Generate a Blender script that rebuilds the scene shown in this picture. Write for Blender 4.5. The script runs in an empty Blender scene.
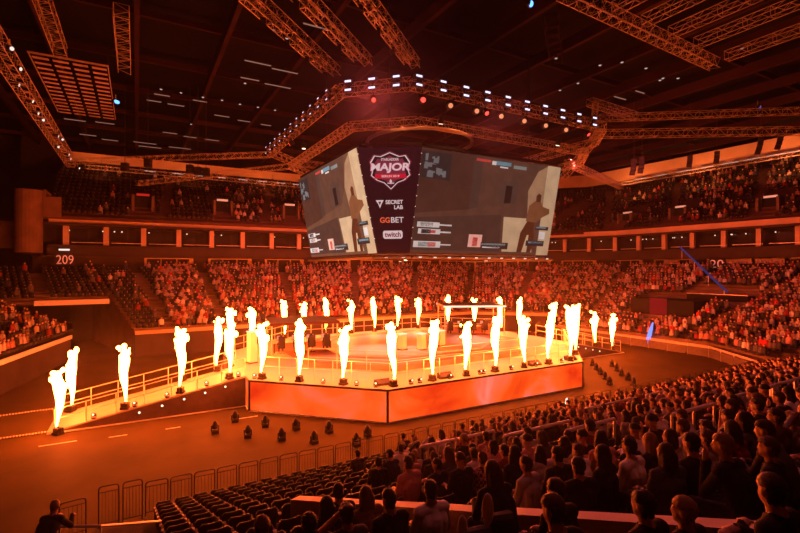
import bpy, bmesh, math, random
import numpy as np
from mathutils import Vector, Matrix, noise as mnoise
random.seed(7); RNG = np.random.default_rng(7)
PI = math.pi
SC = bpy.context.scene
COL = SC.collection

# ------------------------------------------------------------------ camera
HEAD = math.radians(60.5)            # heading of the view in the hall's own axes (x = long side, y = across)
EYE = Vector((0.0, 0.0, 8.5)); FPX = 465.0; HORIZON = 268.0
cam_d = bpy.data.cameras.new('camera'); cam = bpy.data.objects.new('camera', cam_d); COL.objects.link(cam)
cam.location = EYE; cam.rotation_euler = (PI/2, 0, HEAD - PI/2)
cam_d.sensor_width = 36; cam_d.lens = FPX/800*36; cam_d.shift_y = (HORIZON-266.5)/800
cam_d.clip_start = .05; cam_d.clip_end = 400
SC.camera = cam
# ------------------------------------------------------------------ world: dim indoor air with stage haze
W = bpy.data.worlds.new('world'); SC.world = W; W.use_nodes = True
wn = W.node_tree.nodes; wn.clear()
wo = wn.new('ShaderNodeOutputWorld'); wb = wn.new('ShaderNodeBackground')
wb.inputs[0].default_value = (0, 0, 0, 1); wb.inputs[1].default_value = 0
W.node_tree.links.new(wb.outputs[0], wo.inputs['Surface'])
wv = wn.new('ShaderNodeVolumeScatter'); wv.inputs['Color'].default_value = (1, .93, .88, 1)
wv.inputs['Density'].default_value = .0005; wv.inputs['Anisotropy'].default_value = .85
W.node_tree.links.new(wv.outputs[0], wo.inputs['Volume'])
# ------------------------------------------------------------------ exposure and flame strength
vs = SC.view_settings; SC.display_settings.display_device = 'sRGB'
vs.view_transform = 'Standard'; vs.look = 'None'; vs.exposure = 0.0; vs.gamma = 1.0; vs.use_curve_mapping = False
FLAME = 150.0
FLAME_RGB = (1.0, .115, .014)
# spot lamps added to brighten the hall; invented fixtures follow further down
def lamp(name, kind, loc, power, color, size=1.0, aim=None, spot=None):
    d = bpy.data.lights.new(name, kind); d.energy = power; d.color = color
    if kind == 'AREA': d.size = size
    else: d.shadow_soft_size = size
    if spot: d.spot_size = spot; d.spot_blend = .6
    o = bpy.data.objects.new(name, d); COL.objects.link(o); o.location = loc
    if aim is not None:
        o.rotation_euler = (Vector(aim)-Vector(loc)).to_track_quat('-Z', 'Y').to_euler()
    return o
# (x, y, z), watts, aim: lamps added to brighten the crowd, each with an added fixture
WASH = [((12.5, 25.3, 18.6), 4200, (6, 8, 3)), ((20, 23.6, 18.5), 5200, (20, 8, 3)), ((30, 23.6, 18.5), 5200, (36, 10, 3)),
        ((20, 47.9, 18.6), 6500, (16, 60, 6)), ((29, 47.9, 18.6), 6500, (38, 60, 6)), ((35.2, 38, 18.6), 5500, (58, 42, 6)), ((35.2, 30, 18.6), 6000, (60, 24, 6)),
        ((10.8, 38, 18.6), 1800, (-10, 50, 6)), ((14, 47.9, 20.2), 1500, (12, 74, 19)), ((34, 46, 20.2), 1500, (62, 66, 19)), ((35.2, 28, 20.2), 1800, (76, 28, 19))]
for p, e, aim in WASH:
    lamp('added_crowd_light', 'SPOT', p, e, (1.0, .11, .10), .15, aim, 1.7)
# pale lamps added to lighten the stage, orange ones added to lift both bulkheads
KEY = [((16, 23.3, 17.0), 2600, (17, 27.5, 2)), ((26, 23.3, 17.0), 2600, (25, 27.5, 2)), ((10.6, 33, 17.0), 3000, (10, 32.5, 2)), ((22, 47.9, 17.0), 5000, (21, 42, 2)), ((35.3, 34, 17.0), 4000, (33, 34, 2)),
       ((18, 31, 8.9), 2200, (16, 30, 2)), ((26, 31, 8.9), 2200, (26, 31, 2)), ((21.5, 38, 8.9), 1500, (21, 38, 2))]
for p, e, aim in KEY: lamp('added_stage_light', 'SPOT', p, e, (1.0, .58, .45), .15, aim, 1.1)
FILL = [((6, 5, 21.5), 1100, (7, 9, 4)), ((22, 6, 21.5), 1300, (22, 10, 3)), ((40, 8, 21.5), 1300, (42, 12, 3))]
for p, e, aim in FILL: lamp('added_near_fill', 'SPOT', p, e, (1.0, .15, .14), .2, aim, 2.2)  # red fill added to lift the near crowd
ARC = [((13.9, 25.0, 19.3), 700, (17, 27, 17.6)), ((20, 24.4, 19.3), 700, (18.5, 27, 17.6))]
for p, e, aim in ARC: lamp('added_ring_light', 'SPOT', p, e, (1.0, .3, .1), .1, aim, 1.3)  # added to bring the pipe ring out of the dark
UP = [((x, 71.5, 22.0), 460, (x, 76, 23.6)) for x in (-4, 7, 18, 29, 40)]+[((71.5, y, 22.3), 1500, (76, y, 25.2)) for y in (6, 17, 28, 39, 50)]
for p, e, aim in UP: lamp('added_bulkhead_light', 'SPOT', p, e, (1.0, .22, .05), .15, aim, 2.6)  # added glow for the bulkhead boards

# ------------------------------------------------------------------ helpers
CH, SH = math.cos(HEAD), math.sin(HEAD)          # view axis
def to_px(p):
    dx, dy, dz = p[0]-EYE.x, p[1]-EYE.y, p[2]-EYE.z
    Z = dx*CH + dy*SH; X = dx*SH - dy*CH
    if Z < .05: return (-9999, -9999, Z)
    return (400+FPX*X/Z, HORIZON-FPX*dz/Z, Z)
def on_height(px, py, z):                        # hall point at height z seen at a photo pixel (survey helper)
    Z = (EYE.z-z)*FPX/(py-HORIZON); X = (px-400)*Z/FPX
    return Vector((CH*Z+SH*X, SH*Z-CH*X, z))

MATS = {}
def mat(name, col, rough=.7, metal=0., var=0., vscale=3., bump=0., bscale=40., emit=None, estr=0., spec=.3):
    if name in MATS: return MATS[name]
    m = bpy.data.materials.new(name); m.use_nodes = True; nt = m.node_tree
    b = nt.nodes['Principled BSDF']
    b.inputs['Base Color'].default_value = (*col, 1); b.inputs['Roughness'].default_value = rough
    b.inputs['Metallic'].default_value = metal; b.inputs['Specular IOR Level'].default_value = spec
    tc = nt.nodes.new('ShaderNodeTexCoord')
    if var > 0:
        n = nt.nodes.new('ShaderNodeTexNoise'); n.inputs['Scale'].default_value = vscale; n.inputs['Detail'].default_value = 5
        nt.links.new(tc.outputs['Object'], n.inputs['Vector'])
        r = nt.nodes.new('ShaderNodeValToRGB')
        r.color_ramp.elements[0].position = .3; r.color_ramp.elements[1].position = .7
        r.color_ramp.elements[0].color = (*[c*(1-var) for c in col], 1)
        r.color_ramp.elements[1].color = (*[min(1, c*(1+var)) for c in col], 1)
        nt.links.new(n.outputs['Fac'], r.inputs['Fac']); nt.links.new(r.outputs[0], b.inputs['Base Color'])
    if bump > 0:
        n2 = nt.nodes.new('ShaderNodeTexNoise'); n2.inputs['Scale'].default_value = bscale
        nt.links.new(tc.outputs['Object'], n2.inputs['Vector'])
        bp = nt.nodes.new('ShaderNodeBump'); bp.inputs['Strength'].default_value = bump; bp.inputs['Distance'].default_value = .02
        nt.links.new(n2.outputs['Fac'], bp.inputs['Height']); nt.links.new(bp.outputs[0], b.inputs['Normal'])
    if emit:
        b.inputs['Emission Color'].default_value = (*emit, 1); b.inputs['Emission Strength'].default_value = estr
    MATS[name] = m; return m
def obj_color_mat(name, rough=.85, var=.25, vscale=9., pattern=None):
    m = bpy.data.materials.new(name); m.use_nodes = True; nt = m.node_tree; b = nt.nodes['Principled BSDF']
    b.inputs['Roughness'].default_value = rough; b.inputs['Specular IOR Level'].default_value = .2
    oi = nt.nodes.new('ShaderNodeObjectInfo'); tc = nt.nodes.new('ShaderNodeTexCoord')
    if pattern == 'check':
        n = nt.nodes.new('ShaderNodeTexChecker'); n.inputs['Scale'].default_value = 16
        n.inputs['Color1'].default_value = (1, 1, 1, 1); n.inputs['Color2'].default_value = (.12, .12, .14, 1); out = n.outputs['Color']
    else:
        n = nt.nodes.new('ShaderNodeTexNoise'); n.inputs['Scale'].default_value = vscale; n.inputs['Detail'].default_value = 4
        r = nt.nodes.new('ShaderNodeValToRGB')
        r.color_ramp.elements[0].color = (1-var,)*3+(1,); r.color_ramp.elements[1].color = (1, 1, 1, 1)
        nt.links.new(n.outputs['Fac'], r.inputs['Fac']); out = r.outputs[0]
    nt.links.new(tc.outputs['Object'], n.inputs['Vector'])
    mx = nt.nodes.new('ShaderNodeMix'); mx.data_type = 'RGBA'; mx.blend_type = 'MULTIPLY'; mx.inputs[0].default_value = 1
    nt.links.new(oi.outputs['Color'], mx.inputs[6]); nt.links.new(out, mx.inputs[7]); nt.links.new(mx.outputs[2], b.inputs['Base Color'])
    MATS[name] = m; return m
def attr_mat(name, rough=.85):
    m = bpy.data.materials.new(name); m.use_nodes = True; nt = m.node_tree; b = nt.nodes['Principled BSDF']
    a = nt.nodes.new('ShaderNodeAttribute'); a.attribute_name = 'Col'
    nt.links.new(a.outputs['Color'], b.inputs['Base Color']); b.inputs['Roughness'].default_value = rough
    b.inputs['Specular IOR Level'].default_value = .2
    MATS[name] = m; return m
def emit_mat(name, col, s):
    m = bpy.data.materials.new(name); m.use_nodes = True; nt = m.node_tree; nt.nodes.clear()
    o = nt.nodes.new('ShaderNodeOutputMaterial'); e = nt.nodes.new('ShaderNodeEmission')
    e.inputs[0].default_value = (*col, 1); e.inputs[1].default_value = s
    nt.links.new(e.outputs[0], o.inputs[0]); MATS[name] = m; return m

class MB:
    """collects shapes; build() links them as one mesh object"""
    def __init__(s): s.v = []; s.f = []
    def add(s, vs, fs):
        o = len(s.v); s.v += [tuple(v) for v in vs]; s.f += [tuple(i+o for i in f) for f in fs]; return s
    def box(s, c, d, rz=0, M=None):
        x, y, z = d[0]/2, d[1]/2, d[2]/2
        vs = [Vector((a*x, b*y, e*z)) for e in (-1, 1) for b in (-1, 1) for a in (-1, 1)]
        if rz: vs = [Matrix.Rotation(rz, 3, 'Z') @ v for v in vs]
        if M is not None: vs = [M @ v for v in vs]
        c = Vector(c)
        return s.add([v+c for v in vs], [(0,2,3,1),(4,5,7,6),(0,1,5,4),(2,6,7,3),(0,4,6,2),(1,3,7,5)])
    def bar(s, a, b, r, n=4, r2=None, cap=True):
        a = Vector(a); b = Vector(b); d = b-a
        if d.length < 1e-6: return s
        r2 = r if r2 is None else r2
        q = d.to_track_quat('Z', 'Y'); ph = PI/4 if n == 4 else 0
        vs = [a+q @ Vector((r*math.cos(ph+2*PI*i/n), r*math.sin(ph+2*PI*i/n), 0)) for i in range(n)]
        vs += [b+q @ Vector((r2*math.cos(ph+2*PI*i/n), r2*math.sin(ph+2*PI*i/n), 0)) for i in range(n)]
        fs = [(i, (i+1) % n, n+(i+1) % n, n+i) for i in range(n)]
        if cap: fs += [tuple(range(n-1, -1, -1)), tuple(range(n, 2*n))]
        return s.add(vs, fs)
    def path(s, pts, r, n=5):
        for a, b in zip(pts[:-1], pts[1:]): s.bar(a, b, r, n)
        return s
    def prism(s, pts, z0, z1):
        n = len(pts)
        vs = [(p[0], p[1], z0) for p in pts]+[(p[0], p[1], z1) for p in pts]
        return s.add(vs, [tuple(range(n-1, -1, -1)), tuple(range(n, 2*n))]+[(i, (i+1) % n, n+(i+1) % n, n+i) for i in range(n)])
    def quad(s, a, b, c, d): return s.add([a, b, c, d], [(0, 1, 2, 3)])
    def ball(s, c, r, nu=8, nv=5, M=None):
        r = (r, r, r) if not hasattr(r, '__len__') else r
        vs = [(0, 0, 1)]
        for j in range(1, nv):
            for i in range(nu):
                t = PI*j/nv; p = 2*PI*i/nu; vs.append((math.sin(t)*math.cos(p), math.sin(t)*math.sin(p), math.cos(t)))
        vs.append((0, 0, -1)); fs = []
        for i in range(nu): fs.append((0, 1+i, 1+(i+1) % nu))
        for j in range(nv-2):
            for i in range(nu):
                a = 1+j*nu+i; b = 1+j*nu+(i+1) % nu; fs.append((a, a+nu, b+nu, b))
        e = len(vs)-1; k = 1+(nv-2)*nu
        for i in range(nu): fs.append((e, k+(i+1) % nu, k+i))
        c = Vector(c); out = []
        for v in vs:
            v = Vector((v[0]*r[0], v[1]*r[1], v[2]*r[2]))
            if M is not None: v = M @ v
            out.append(v+c)
        return s.add(out, fs)
    def lathe(s, prof, n=10, c=(0, 0, 0)):
        vs = []
        for r, z in prof:
            for i in range(n): vs.append((c[0]+r*math.cos(2*PI*i/n), c[1]+r*math.sin(2*PI*i/n), c[2]+z))
        fs = [(j*n+i, j*n+(i+1) % n, (j+1)*n+(i+1) % n, (j+1)*n+i) for j in range(len(prof)-1) for i in range(n)]
        m = len(prof)-1
        fs += [tuple(range(n-1, -1, -1)), tuple(m*n+i for i in range(n))]
        return s.add(vs, fs)
    def mesh(s, name, m, smooth=False):
        me = bpy.data.meshes.new(name); me.from_pydata(s.v, [], s.f); me.update()
        if m is not None: me.materials.append(m)
        if smooth: me.shade_smooth()
        return me
    def build(s, name, m, parent=None, smooth=False):
        return link(name, s.mesh(name, m, smooth), parent)
def link(name, me, parent=None):
    o = bpy.data.objects.new(name, me); COL.objects.link(o)
    if parent is not None: o.parent = parent
    return o
def tag(o, label=None, cat=None, group=None, kind=None):
    if label: o['label'] = label
    if cat: o['category'] = cat
    if group: o['group'] = group
    if kind: o['kind'] = kind
    return o
def thing(name, label, cat, loc=(0, 0, 0), rz=0, group=None):
    o = bpy.data.objects.new(name, None); COL.objects.link(o); o.location = loc; o.rotation_euler = (0, 0, rz)
    o.empty_display_size = .2
    return tag(o, label, cat, group)
KIDS = {}
def copy_tree(root, loc, rz=0, label=None, group=None):
    r = root.copy(); COL.objects.link(r); r.location = loc; r.rotation_euler = (0, 0, rz)
    if label: r['label'] = label
    if group: r['group'] = group
    if root.name not in KIDS:
        KIDS[root.name] = [(c, list(c.children)) for c in root.children]
    for c, gs in KIDS[root.name]:
        k = c.copy(); COL.objects.link(k); k.parent = r
        for g in gs:
            h = g.copy(); COL.objects.link(h); h.parent = k
    return r
class Kind:
    """one prototype used first, copies afterwards"""
    def __init__(s, root): s.root = root; s.used = False
    def put(s, loc, rz=0, label=None, group=None):
        if not s.used:
            s.used = True; o = s.root; o.location = loc; o.rotation_euler = (0, 0, rz)
            if label: o['label'] = label
            if group: o['group'] = group
            return o
        return copy_tree(s.root, loc, rz, label, group)
def struct(o): o['kind'] = 'structure'; return o
_o = 'first second third fourth fifth sixth seventh eighth ninth tenth eleventh twelfth thirteenth fourteenth fifteenth sixteenth seventeenth eighteenth nineteenth'.split()
ORD = _o+[w+'ieth' if k < 0 else w+'y-'+_o[k] for w in ('twent', 'thirt', 'fort', 'fift', 'sixt', 'sevent', 'eight', 'ninet') for k in range(-1, 9)]

# ------------------------------------------------------------------ materials
M_FLOOR = mat('floor_cover', (.064, .044, .009), .75, var=.22, vscale=.35, bump=.15, bscale=6, spec=.08)
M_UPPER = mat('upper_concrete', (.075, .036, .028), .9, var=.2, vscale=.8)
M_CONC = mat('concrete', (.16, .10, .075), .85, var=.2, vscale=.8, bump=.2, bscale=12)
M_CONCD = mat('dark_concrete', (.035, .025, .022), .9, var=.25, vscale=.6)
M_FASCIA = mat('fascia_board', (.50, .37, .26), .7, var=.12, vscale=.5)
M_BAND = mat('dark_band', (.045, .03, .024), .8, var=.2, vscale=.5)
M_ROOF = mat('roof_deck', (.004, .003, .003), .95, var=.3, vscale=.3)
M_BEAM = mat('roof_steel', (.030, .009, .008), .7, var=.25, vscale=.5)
M_TRUSS = mat('truss_aluminium', (.50, .43, .40), .5, .15)
M_DARKMET = mat('dark_metal', (.05, .045, .045), .55, .3)
M_RAIL = mat('rail_steel', (.62, .58, .52), .45, .4)
M_BARRIER = mat('barrier_steel', (.035, .028, .026), .5, .2)
M_BLACK = mat('black_cloth_and_shade', (.012, .011, .011), .95)
M_SEAT = mat('seat_plastic', (.014, .012, .014), .55, spec=.25)
M_WALL = mat('parapet_paint', (.55, .43, .34), .6, var=.08, vscale=2)
M_STAGE = mat('stage_deck', (.42, .40, .38), .5, var=.1, vscale=.7)
M_STAGEG = mat('stage_graphic', (.30, .15, .11), .5, var=.5, vscale=.5)
M_WHITE = mat('white_laminate', (.8, .78, .75), .4)
M_GLASS = mat('dark_glass', (.03, .025, .025), .12, spec=.6)
M_LAMPW = emit_mat('white_led', (.74, .68, 1.0), 1.7)
M_TUBE = emit_mat('tube_light', (1.0, .80, .68), 1.1)
M_TUBED = emit_mat('tube_light_dim', (1.0, .48, .34), .26)
M_LENS = emit_mat('warm_lens', (1.0, .75, .5), 2.5)
M_LENSO = emit_mat('orange_lens', (1.0, .32, .14), .9)
M_LENSR = emit_mat('red_lens', (1.0, .05, .035), 3.0)
M_BLUE = emit_mat('blue_lens', (.10, .32, 1.0), 3.0)
M_BLUED = emit_mat('blue_beam_glow', (.14, .12, .50), .22)
M_SIGNR = emit_mat('red_sign', (1.0, .03, .02), .5)
M_SUITE = emit_mat('suite_lamp', (1.0, .62, .42), 1.2)

# ================================================================== SETTING
# floor, roof, outer walls
struct(MB().box((30, 38, -.15), (134, 110, .3)).build('floor', M_FLOOR))
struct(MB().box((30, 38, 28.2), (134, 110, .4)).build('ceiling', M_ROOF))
struct(MB().box((30, 88, 14), (134, .5, 28.6)).build('wall_far', M_CONCD))
struct(MB().box((90, 38, 14), (.5, 110, 28.6)).build('wall_right', M_CONCD))
struct(MB().box((-26, 38, 14), (.5, 110, 28.6)).build('wall_left', M_CONCD))
struct(MB().box((30, -9, 14), (134, .5, 28.6)).build('wall_near', M_CONCD))

STEPS = []          # seats and people are placed on these rows
def lerp(a, b, t): return (a[0]+(b[0]-a[0])*t, a[1]+(b[1]-a[1])*t)
def stand(name, p0, p1, n, z0, z1, m=M_CONC, front=0., ends=True):
    """stepped terrace between a front polyline and a back polyline; returns its rows"""
    mb = MB(); k = len(p0); rows = []
    def line(i): return [lerp(a, b, i/n) for a, b in zip(p0, p1)]
    for i in range(n):
        A, B = line(i), line(i+1); z = z0+(z1-z0)*i/max(1, n-1); zp = front if i == 0 else z0+(z1-z0)*(i-1)/max(1, n-1)
        for j in range(k-1):
            mb.quad((*A[j], z), (*A[j+1], z), (*B[j+1], z), (*B[j], z))
            mb.quad((*A[j], zp), (*A[j+1], zp), (*A[j+1], z), (*A[j], z))
        if ends:
            for j in (0, k-1): mb.quad((*A[j], front), (*A[j], z), (*B[j], z), (*B[j], front))
        rows.append((A, B, z))
    o = struct(mb.build(name, m)); return rows
def row_spots(A, B, z, pitch, off=.5):
    """seat spots along a row: position, facing angle (towards the front), distance along"""
    out = []; s = 0
    for j in range(len(A)-1):
        a0, a1 = lerp(A[j], B[j], off), lerp(A[j+1], B[j+1], off)
        d = Vector((a1[0]-a0[0], a1[1]-a0[1])); L = d.length; d.normalize()
        b = lerp(A[j], A[j+1], .5); c = lerp(B[j], B[j+1], .5)
        nrm = Vector((d.y, -d.x)); toward = Vector((b[0]-c[0], b[1]-c[1]))
        if nrm.dot(toward) < 0: nrm = -nrm
        ang = math.atan2(nrm.y, nrm.x)-PI/2
        m = int(L/pitch)
        for q in range(m):
            t = (q+.5)*L/m; out.append((a0[0]+d.x*t, a0[1]+d.y*t, z, ang, s+t, j))
        s += L
    return out

NEAR_Z0, NEAR_RISE, NEAR_TREAD, NEAR_Y = .2, .30, .85, 17.4
NROWS = 24
def near_tread(y): return NEAR_Z0+NEAR_RISE*((NEAR_Y-y)/NEAR_TREAD)
xe = lambda y: 44+(18.5-y)*1.33
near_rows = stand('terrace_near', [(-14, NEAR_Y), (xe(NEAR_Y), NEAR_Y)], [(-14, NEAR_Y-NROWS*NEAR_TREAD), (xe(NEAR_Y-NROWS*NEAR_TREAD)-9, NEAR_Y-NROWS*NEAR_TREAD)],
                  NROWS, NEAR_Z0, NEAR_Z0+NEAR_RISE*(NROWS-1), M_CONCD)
far_rows = stand('terrace_far', [(0, 51), (40, 51), (48, 43)], [(-4.5, 65.5), (52, 65.5), (64, 52)], 18, 2.3, 7.9)
tun_rows = stand('terrace_over_tunnel', [(-12, 57), (-2.4, 57)], [(-14, 65.5), (-4.6, 65.5)], 10, 5.2, 7.9, front=4.9, ends=False)
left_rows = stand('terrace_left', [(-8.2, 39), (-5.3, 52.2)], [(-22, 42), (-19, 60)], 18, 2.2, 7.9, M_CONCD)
right_rows = stand('terrace_right', [(48, 43), (48, 24), (44, 18.5)], [(64, 52), (66, 24), (62, 4)], 21, .9, 7.9)
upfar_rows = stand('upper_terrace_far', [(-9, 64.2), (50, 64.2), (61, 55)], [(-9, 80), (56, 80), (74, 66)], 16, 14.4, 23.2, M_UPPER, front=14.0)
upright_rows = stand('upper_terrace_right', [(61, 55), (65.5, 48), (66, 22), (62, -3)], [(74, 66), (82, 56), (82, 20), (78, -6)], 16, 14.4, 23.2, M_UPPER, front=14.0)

def ribbon(name, pts, z0, z1, m, th=.25):
    mb = MB()
    for a, b in zip(pts[:-1], pts[1:]):
        d = Vector((b[0]-a[0], b[1]-a[1])); c = ((a[0]+b[0])/2, (a[1]+b[1])/2, (z0+z1)/2)
        mb.box(c, (d.length+.1, th, z1-z0), math.atan2(d.y, d.x))
    return struct(mb.build(name, m))
RING = [(-9, 65.2), (51, 65.2), (62.5, 55), (66.2, 47), (66.6, 22), (62.5, -3)]
def shift(pts, d):      # move a polyline outwards from the middle of the hall
    out = []
    for p in pts:
        v = Vector((p[0]-24, p[1]-34)); u = v.normalized(); out.append((p[0]+u.x*d, p[1]+u.y*d))
    return out
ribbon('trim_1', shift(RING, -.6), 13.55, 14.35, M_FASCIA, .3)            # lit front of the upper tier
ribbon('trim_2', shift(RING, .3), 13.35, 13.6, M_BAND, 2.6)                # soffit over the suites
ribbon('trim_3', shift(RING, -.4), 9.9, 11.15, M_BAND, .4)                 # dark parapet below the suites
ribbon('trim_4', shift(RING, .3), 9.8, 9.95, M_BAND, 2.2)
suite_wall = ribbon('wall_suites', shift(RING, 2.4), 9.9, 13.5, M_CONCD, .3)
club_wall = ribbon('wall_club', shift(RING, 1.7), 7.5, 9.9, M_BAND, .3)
# suite columns, suite glazing and small downlights
def along(pts, step, start=0.):
    out = []; s = start
    for a, b in zip(pts[:-1], pts[1:]):
        d = Vector((b[0]-a[0], b[1]-a[1])); L = d.length
        while s < L:
            out.append((a[0]+d.x*s/L, a[1]+d.y*s/L, math.atan2(d.y, d.x))); s += step
        s -= L
    return out
col_me = MB().box((0, 0, 0), (.55, .5, 2.5)).mesh('column', M_FASCIA)
for x, y, a in along(shift(RING, .1), 3.9, 2.0):
    o = link('column', col_me, suite_wall); o.location = (x, y, 12.35); o.rotation_euler.z = a
pane_me = MB().box((0, 0, 0), (3.0, .05, 1.9)).mesh('window_pane', M_GLASS)
rail_me = MB().box((0, 0, 0), (3.3, .06, .07)).mesh('suite_rail', M_RAIL)
dl_me = MB().ball((0, 0, 0), .09, 6, 4).mesh('downlight', M_SUITE)
for x, y, a in along(shift(RING, 2.1), 4.05, 3.9):
    o = link('window_pane', pane_me, suite_wall); o.location = (x, y, 12.2); o.rotation_euler.z = a
    if random.random() < .7:
        for q in range(random.randint(1, 3)):
            o = link('downlight', dl_me, suite_wall); o.rotation_euler.z = a
            t = random.uniform(-1.2, 1.2); o.location = (x+math.cos(a)*t-.5*math.sin(-a), y+math.sin(a)*t-.5*math.cos(a), 12.9)
for x, y, a in along(shift(RING, -.3), 3.9, 3.9):
    o = link('suite_rail', rail_me, suite_wall); o.location = (x, y, 11.45); o.rotation_euler.z = a
# club windows under the suites: light frames with dark panes
frame_me = MB().box((0, 0, .9), (5.2, .2, .12)).box((-2.6, 0, 0), (.3, .22, 1.9)).box((2.6, 0, 0), (.5, .22, 1.9)).box((-.9, 0, 0), (.12, .16, 1.9)).box((.9, 0, 0), (.12, .16, 1.9)).mesh('window_frame', M_FASCIA)
cp_me = MB().box((0, 0, 0), (1.6, .06, 1.7)).mesh('window_pane', M_GLASS)
n_win = 0
for x, y, a in along(shift(RING, 1.3), 7.4, 13.5):
    n_win += 1
    o = link('window_%d' % n_win, frame_me); o.location = (x, y, 8.8); o.rotation_euler.z = a; struct(o)
    for t in (-1.75, 0, 1.75):
        c = link('window_pane', cp_me, o); c.location = (t, .05, 0)
# lit boards beside the section number on the right
BOARDS = []
for px, w in ((672, 2.0), (738, 3.4), (771, 3.0)):
    t = (px-400)/FPX; yx = (SH-CH*t)/(CH+SH*t); x = 67.2; y = x*yx
    BOARDS.append((x, y, w))
# orange-lit bulkhead under the roof edge and back walls of the upper tier
ribbon('wall_bulkhead_far', [(-8, 76), (50, 76), (62, 68)], 22.9, 24.1, M_FASCIA, .4)
ribbon('wall_bulkhead_right', [(62, 72), (75, 60), (76, 46), (76, -6)], 24.0, 26.2, M_FASCIA, .5)
ribbon('wall_upper_back', [(-14, 82.5), (60, 82.5), (76, 68), (84, 57), (84, -8)], 22, 28, M_CONCD, .3)
# left end: round concrete pillar, end wall of the upper tier, tunnel walls
struct(MB().lathe([(1.25, 10.2), (1.25, 17.0)], 24, (-10.3, 64.2, 0)).build('wall_pillar', M_CONC, smooth=False))
struct(MB().box((-8.95, 66.4, 15.6), (.3, 4.2, 3.2)).box((-8.2, 64.3, 15.3), (1.6, .3, 2.3)).build('wall_tier_end', M_CONC))
struct(MB().box((-16, 66.5, 12.2), (9, .4, 3.0)).build('wall_left_block', M_CONC))
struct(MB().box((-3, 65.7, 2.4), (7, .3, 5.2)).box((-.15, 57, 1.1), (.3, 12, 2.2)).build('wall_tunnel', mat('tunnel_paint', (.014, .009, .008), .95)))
struct(MB().box((-5.6, 56.9, 5.05), (6.2, .25, .5)).build('trim_5', M_WHITE))
struct(ribbon('trim_6', [(-8.25, 38.9), (-5.25, 52.1)], 2.0, 2.35, M_WHITE, .12))
struct(ribbon('trim_7', [(-.1, 50.9), (40, 50.9), (48, 42.9)], 2.15, 2.5, M_FASCIA, .12))
struct(ribbon('wall_rink_far', [(-.1, 50.95), (40, 50.95), (48, 42.95)], 0, 2.2, M_CONCD, .1))
struct(ribbon('trim_8', [(47.8, 43), (47.8, 24), (43.8, 18.4)], .78, .95, M_WALL, .14))
# roof steel: beams both ways
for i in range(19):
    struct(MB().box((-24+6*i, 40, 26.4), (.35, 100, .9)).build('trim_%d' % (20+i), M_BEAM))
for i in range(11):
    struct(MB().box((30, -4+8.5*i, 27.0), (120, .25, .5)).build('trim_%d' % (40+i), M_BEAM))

# ================================================================== STAGE
SZ = 1.87
OCT = [(11.9, 22.4), (27.6, 22.4), (33.7, 28.4), (33.7, 38.0), (27.6, 44.1), (11.9, 44.1), (5.8, 38.0), (5.8, 28.4)]
OC = Vector((19.75, 33.25))
def inset(pts, d):
    out = []
    for p in pts:
        v = Vector((p[0]-OC.x, p[1]-OC.y)); out.append((p[0]-v.x/v.length*d*1.08, p[1]-v.y/v.length*d*1.08))
    return out
def led_material():
    m = bpy.data.materials.new('led_wall'); m.use_nodes = True; nt = m.node_tree; nt.nodes.clear()
    o = nt.nodes.new('ShaderNodeOutputMaterial'); e = nt.nodes.new('ShaderNodeEmission'); tc = nt.nodes.new('ShaderNodeTexCoord')
    n = nt.nodes.new('ShaderNodeTexNoise'); n.inputs['Scale'].default_value = .30; n.inputs['Detail'].default_value = 4; n.inputs['Distortion'].default_value = .8
    r = nt.nodes.new('ShaderNodeValToRGB'); cr = r.color_ramp
    cr.elements[0].position = .30; cr.elements[0].color = (.75, .028, .004, 1)
    cr.elements[1].position = .76; cr.elements[1].color = (1.0, .24, .18, 1)
    for p, c in ((.44, (.95, .070, .006, 1)), (.56, (1.0, .11, .014, 1)), (.66, (.95, .14, .07, 1))):
        q = cr.elements.new(p); q.color = c
    nt.links.new(tc.outputs['Object'], n.inputs['Vector']); nt.links.new(n.outputs['Fac'], r.inputs['Fac'])
    nt.links.new(r.outputs[0], e.inputs[0]); e.inputs[1].default_value = 1.05; nt.links.new(e.outputs[0], o.inputs[0]); return m
M_LED = led_material()
stage = thing('stage', 'raised octagonal stage with glowing orange screen skirt in the hall centre', 'stage', (OC.x, OC.y, 0))
def P(o, parent): o.parent = parent; o.matrix_parent_inverse = Matrix.Translation(parent.location).inverted(); return o
P(MB().prism(OCT, SZ-.12, SZ).build('deck', M_STAGE), stage)
P(MB().prism(inset(OCT, .25), 0.02, SZ-.13).build('understructure', M_BLACK), stage)
for i in range(8):
    a, b = OCT[i], OCT[(i+1) % 8]; d = Vector((b[0]-a[0], b[1]-a[1])); ang = math.atan2(d.y, d.x); nrm = Vector((d.y, -d.x)).normalized()
    mid = ((a[0]+b[0])/2-nrm.x*.06, (a[1]+b[1])/2-nrm.y*.06)
    s = P(MB().box((*mid, .92), (d.length-.06, .12, 1.66), ang).build('led_screen', M_LED if i not in (3, 4, 5, 6) else M_LED), stage)
    P(MB().box((mid[0]+nrm.x*.02, mid[1]+nrm.y*.02, .05), (d.length, .14, .07), ang).build('bottom_trim', M_WHITE), stage)
    P(MB().box((mid[0]+nrm.x*.03, mid[1]+nrm.y*.03, SZ-.06), (d.length+.05, .16, .1), ang).build('top_trim', M_DARKMET), stage)
    P(MB().box((a[0], a[1], .95), (.10, .10, 1.8)).build('corner_post', M_DARKMET), stage)
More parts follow.
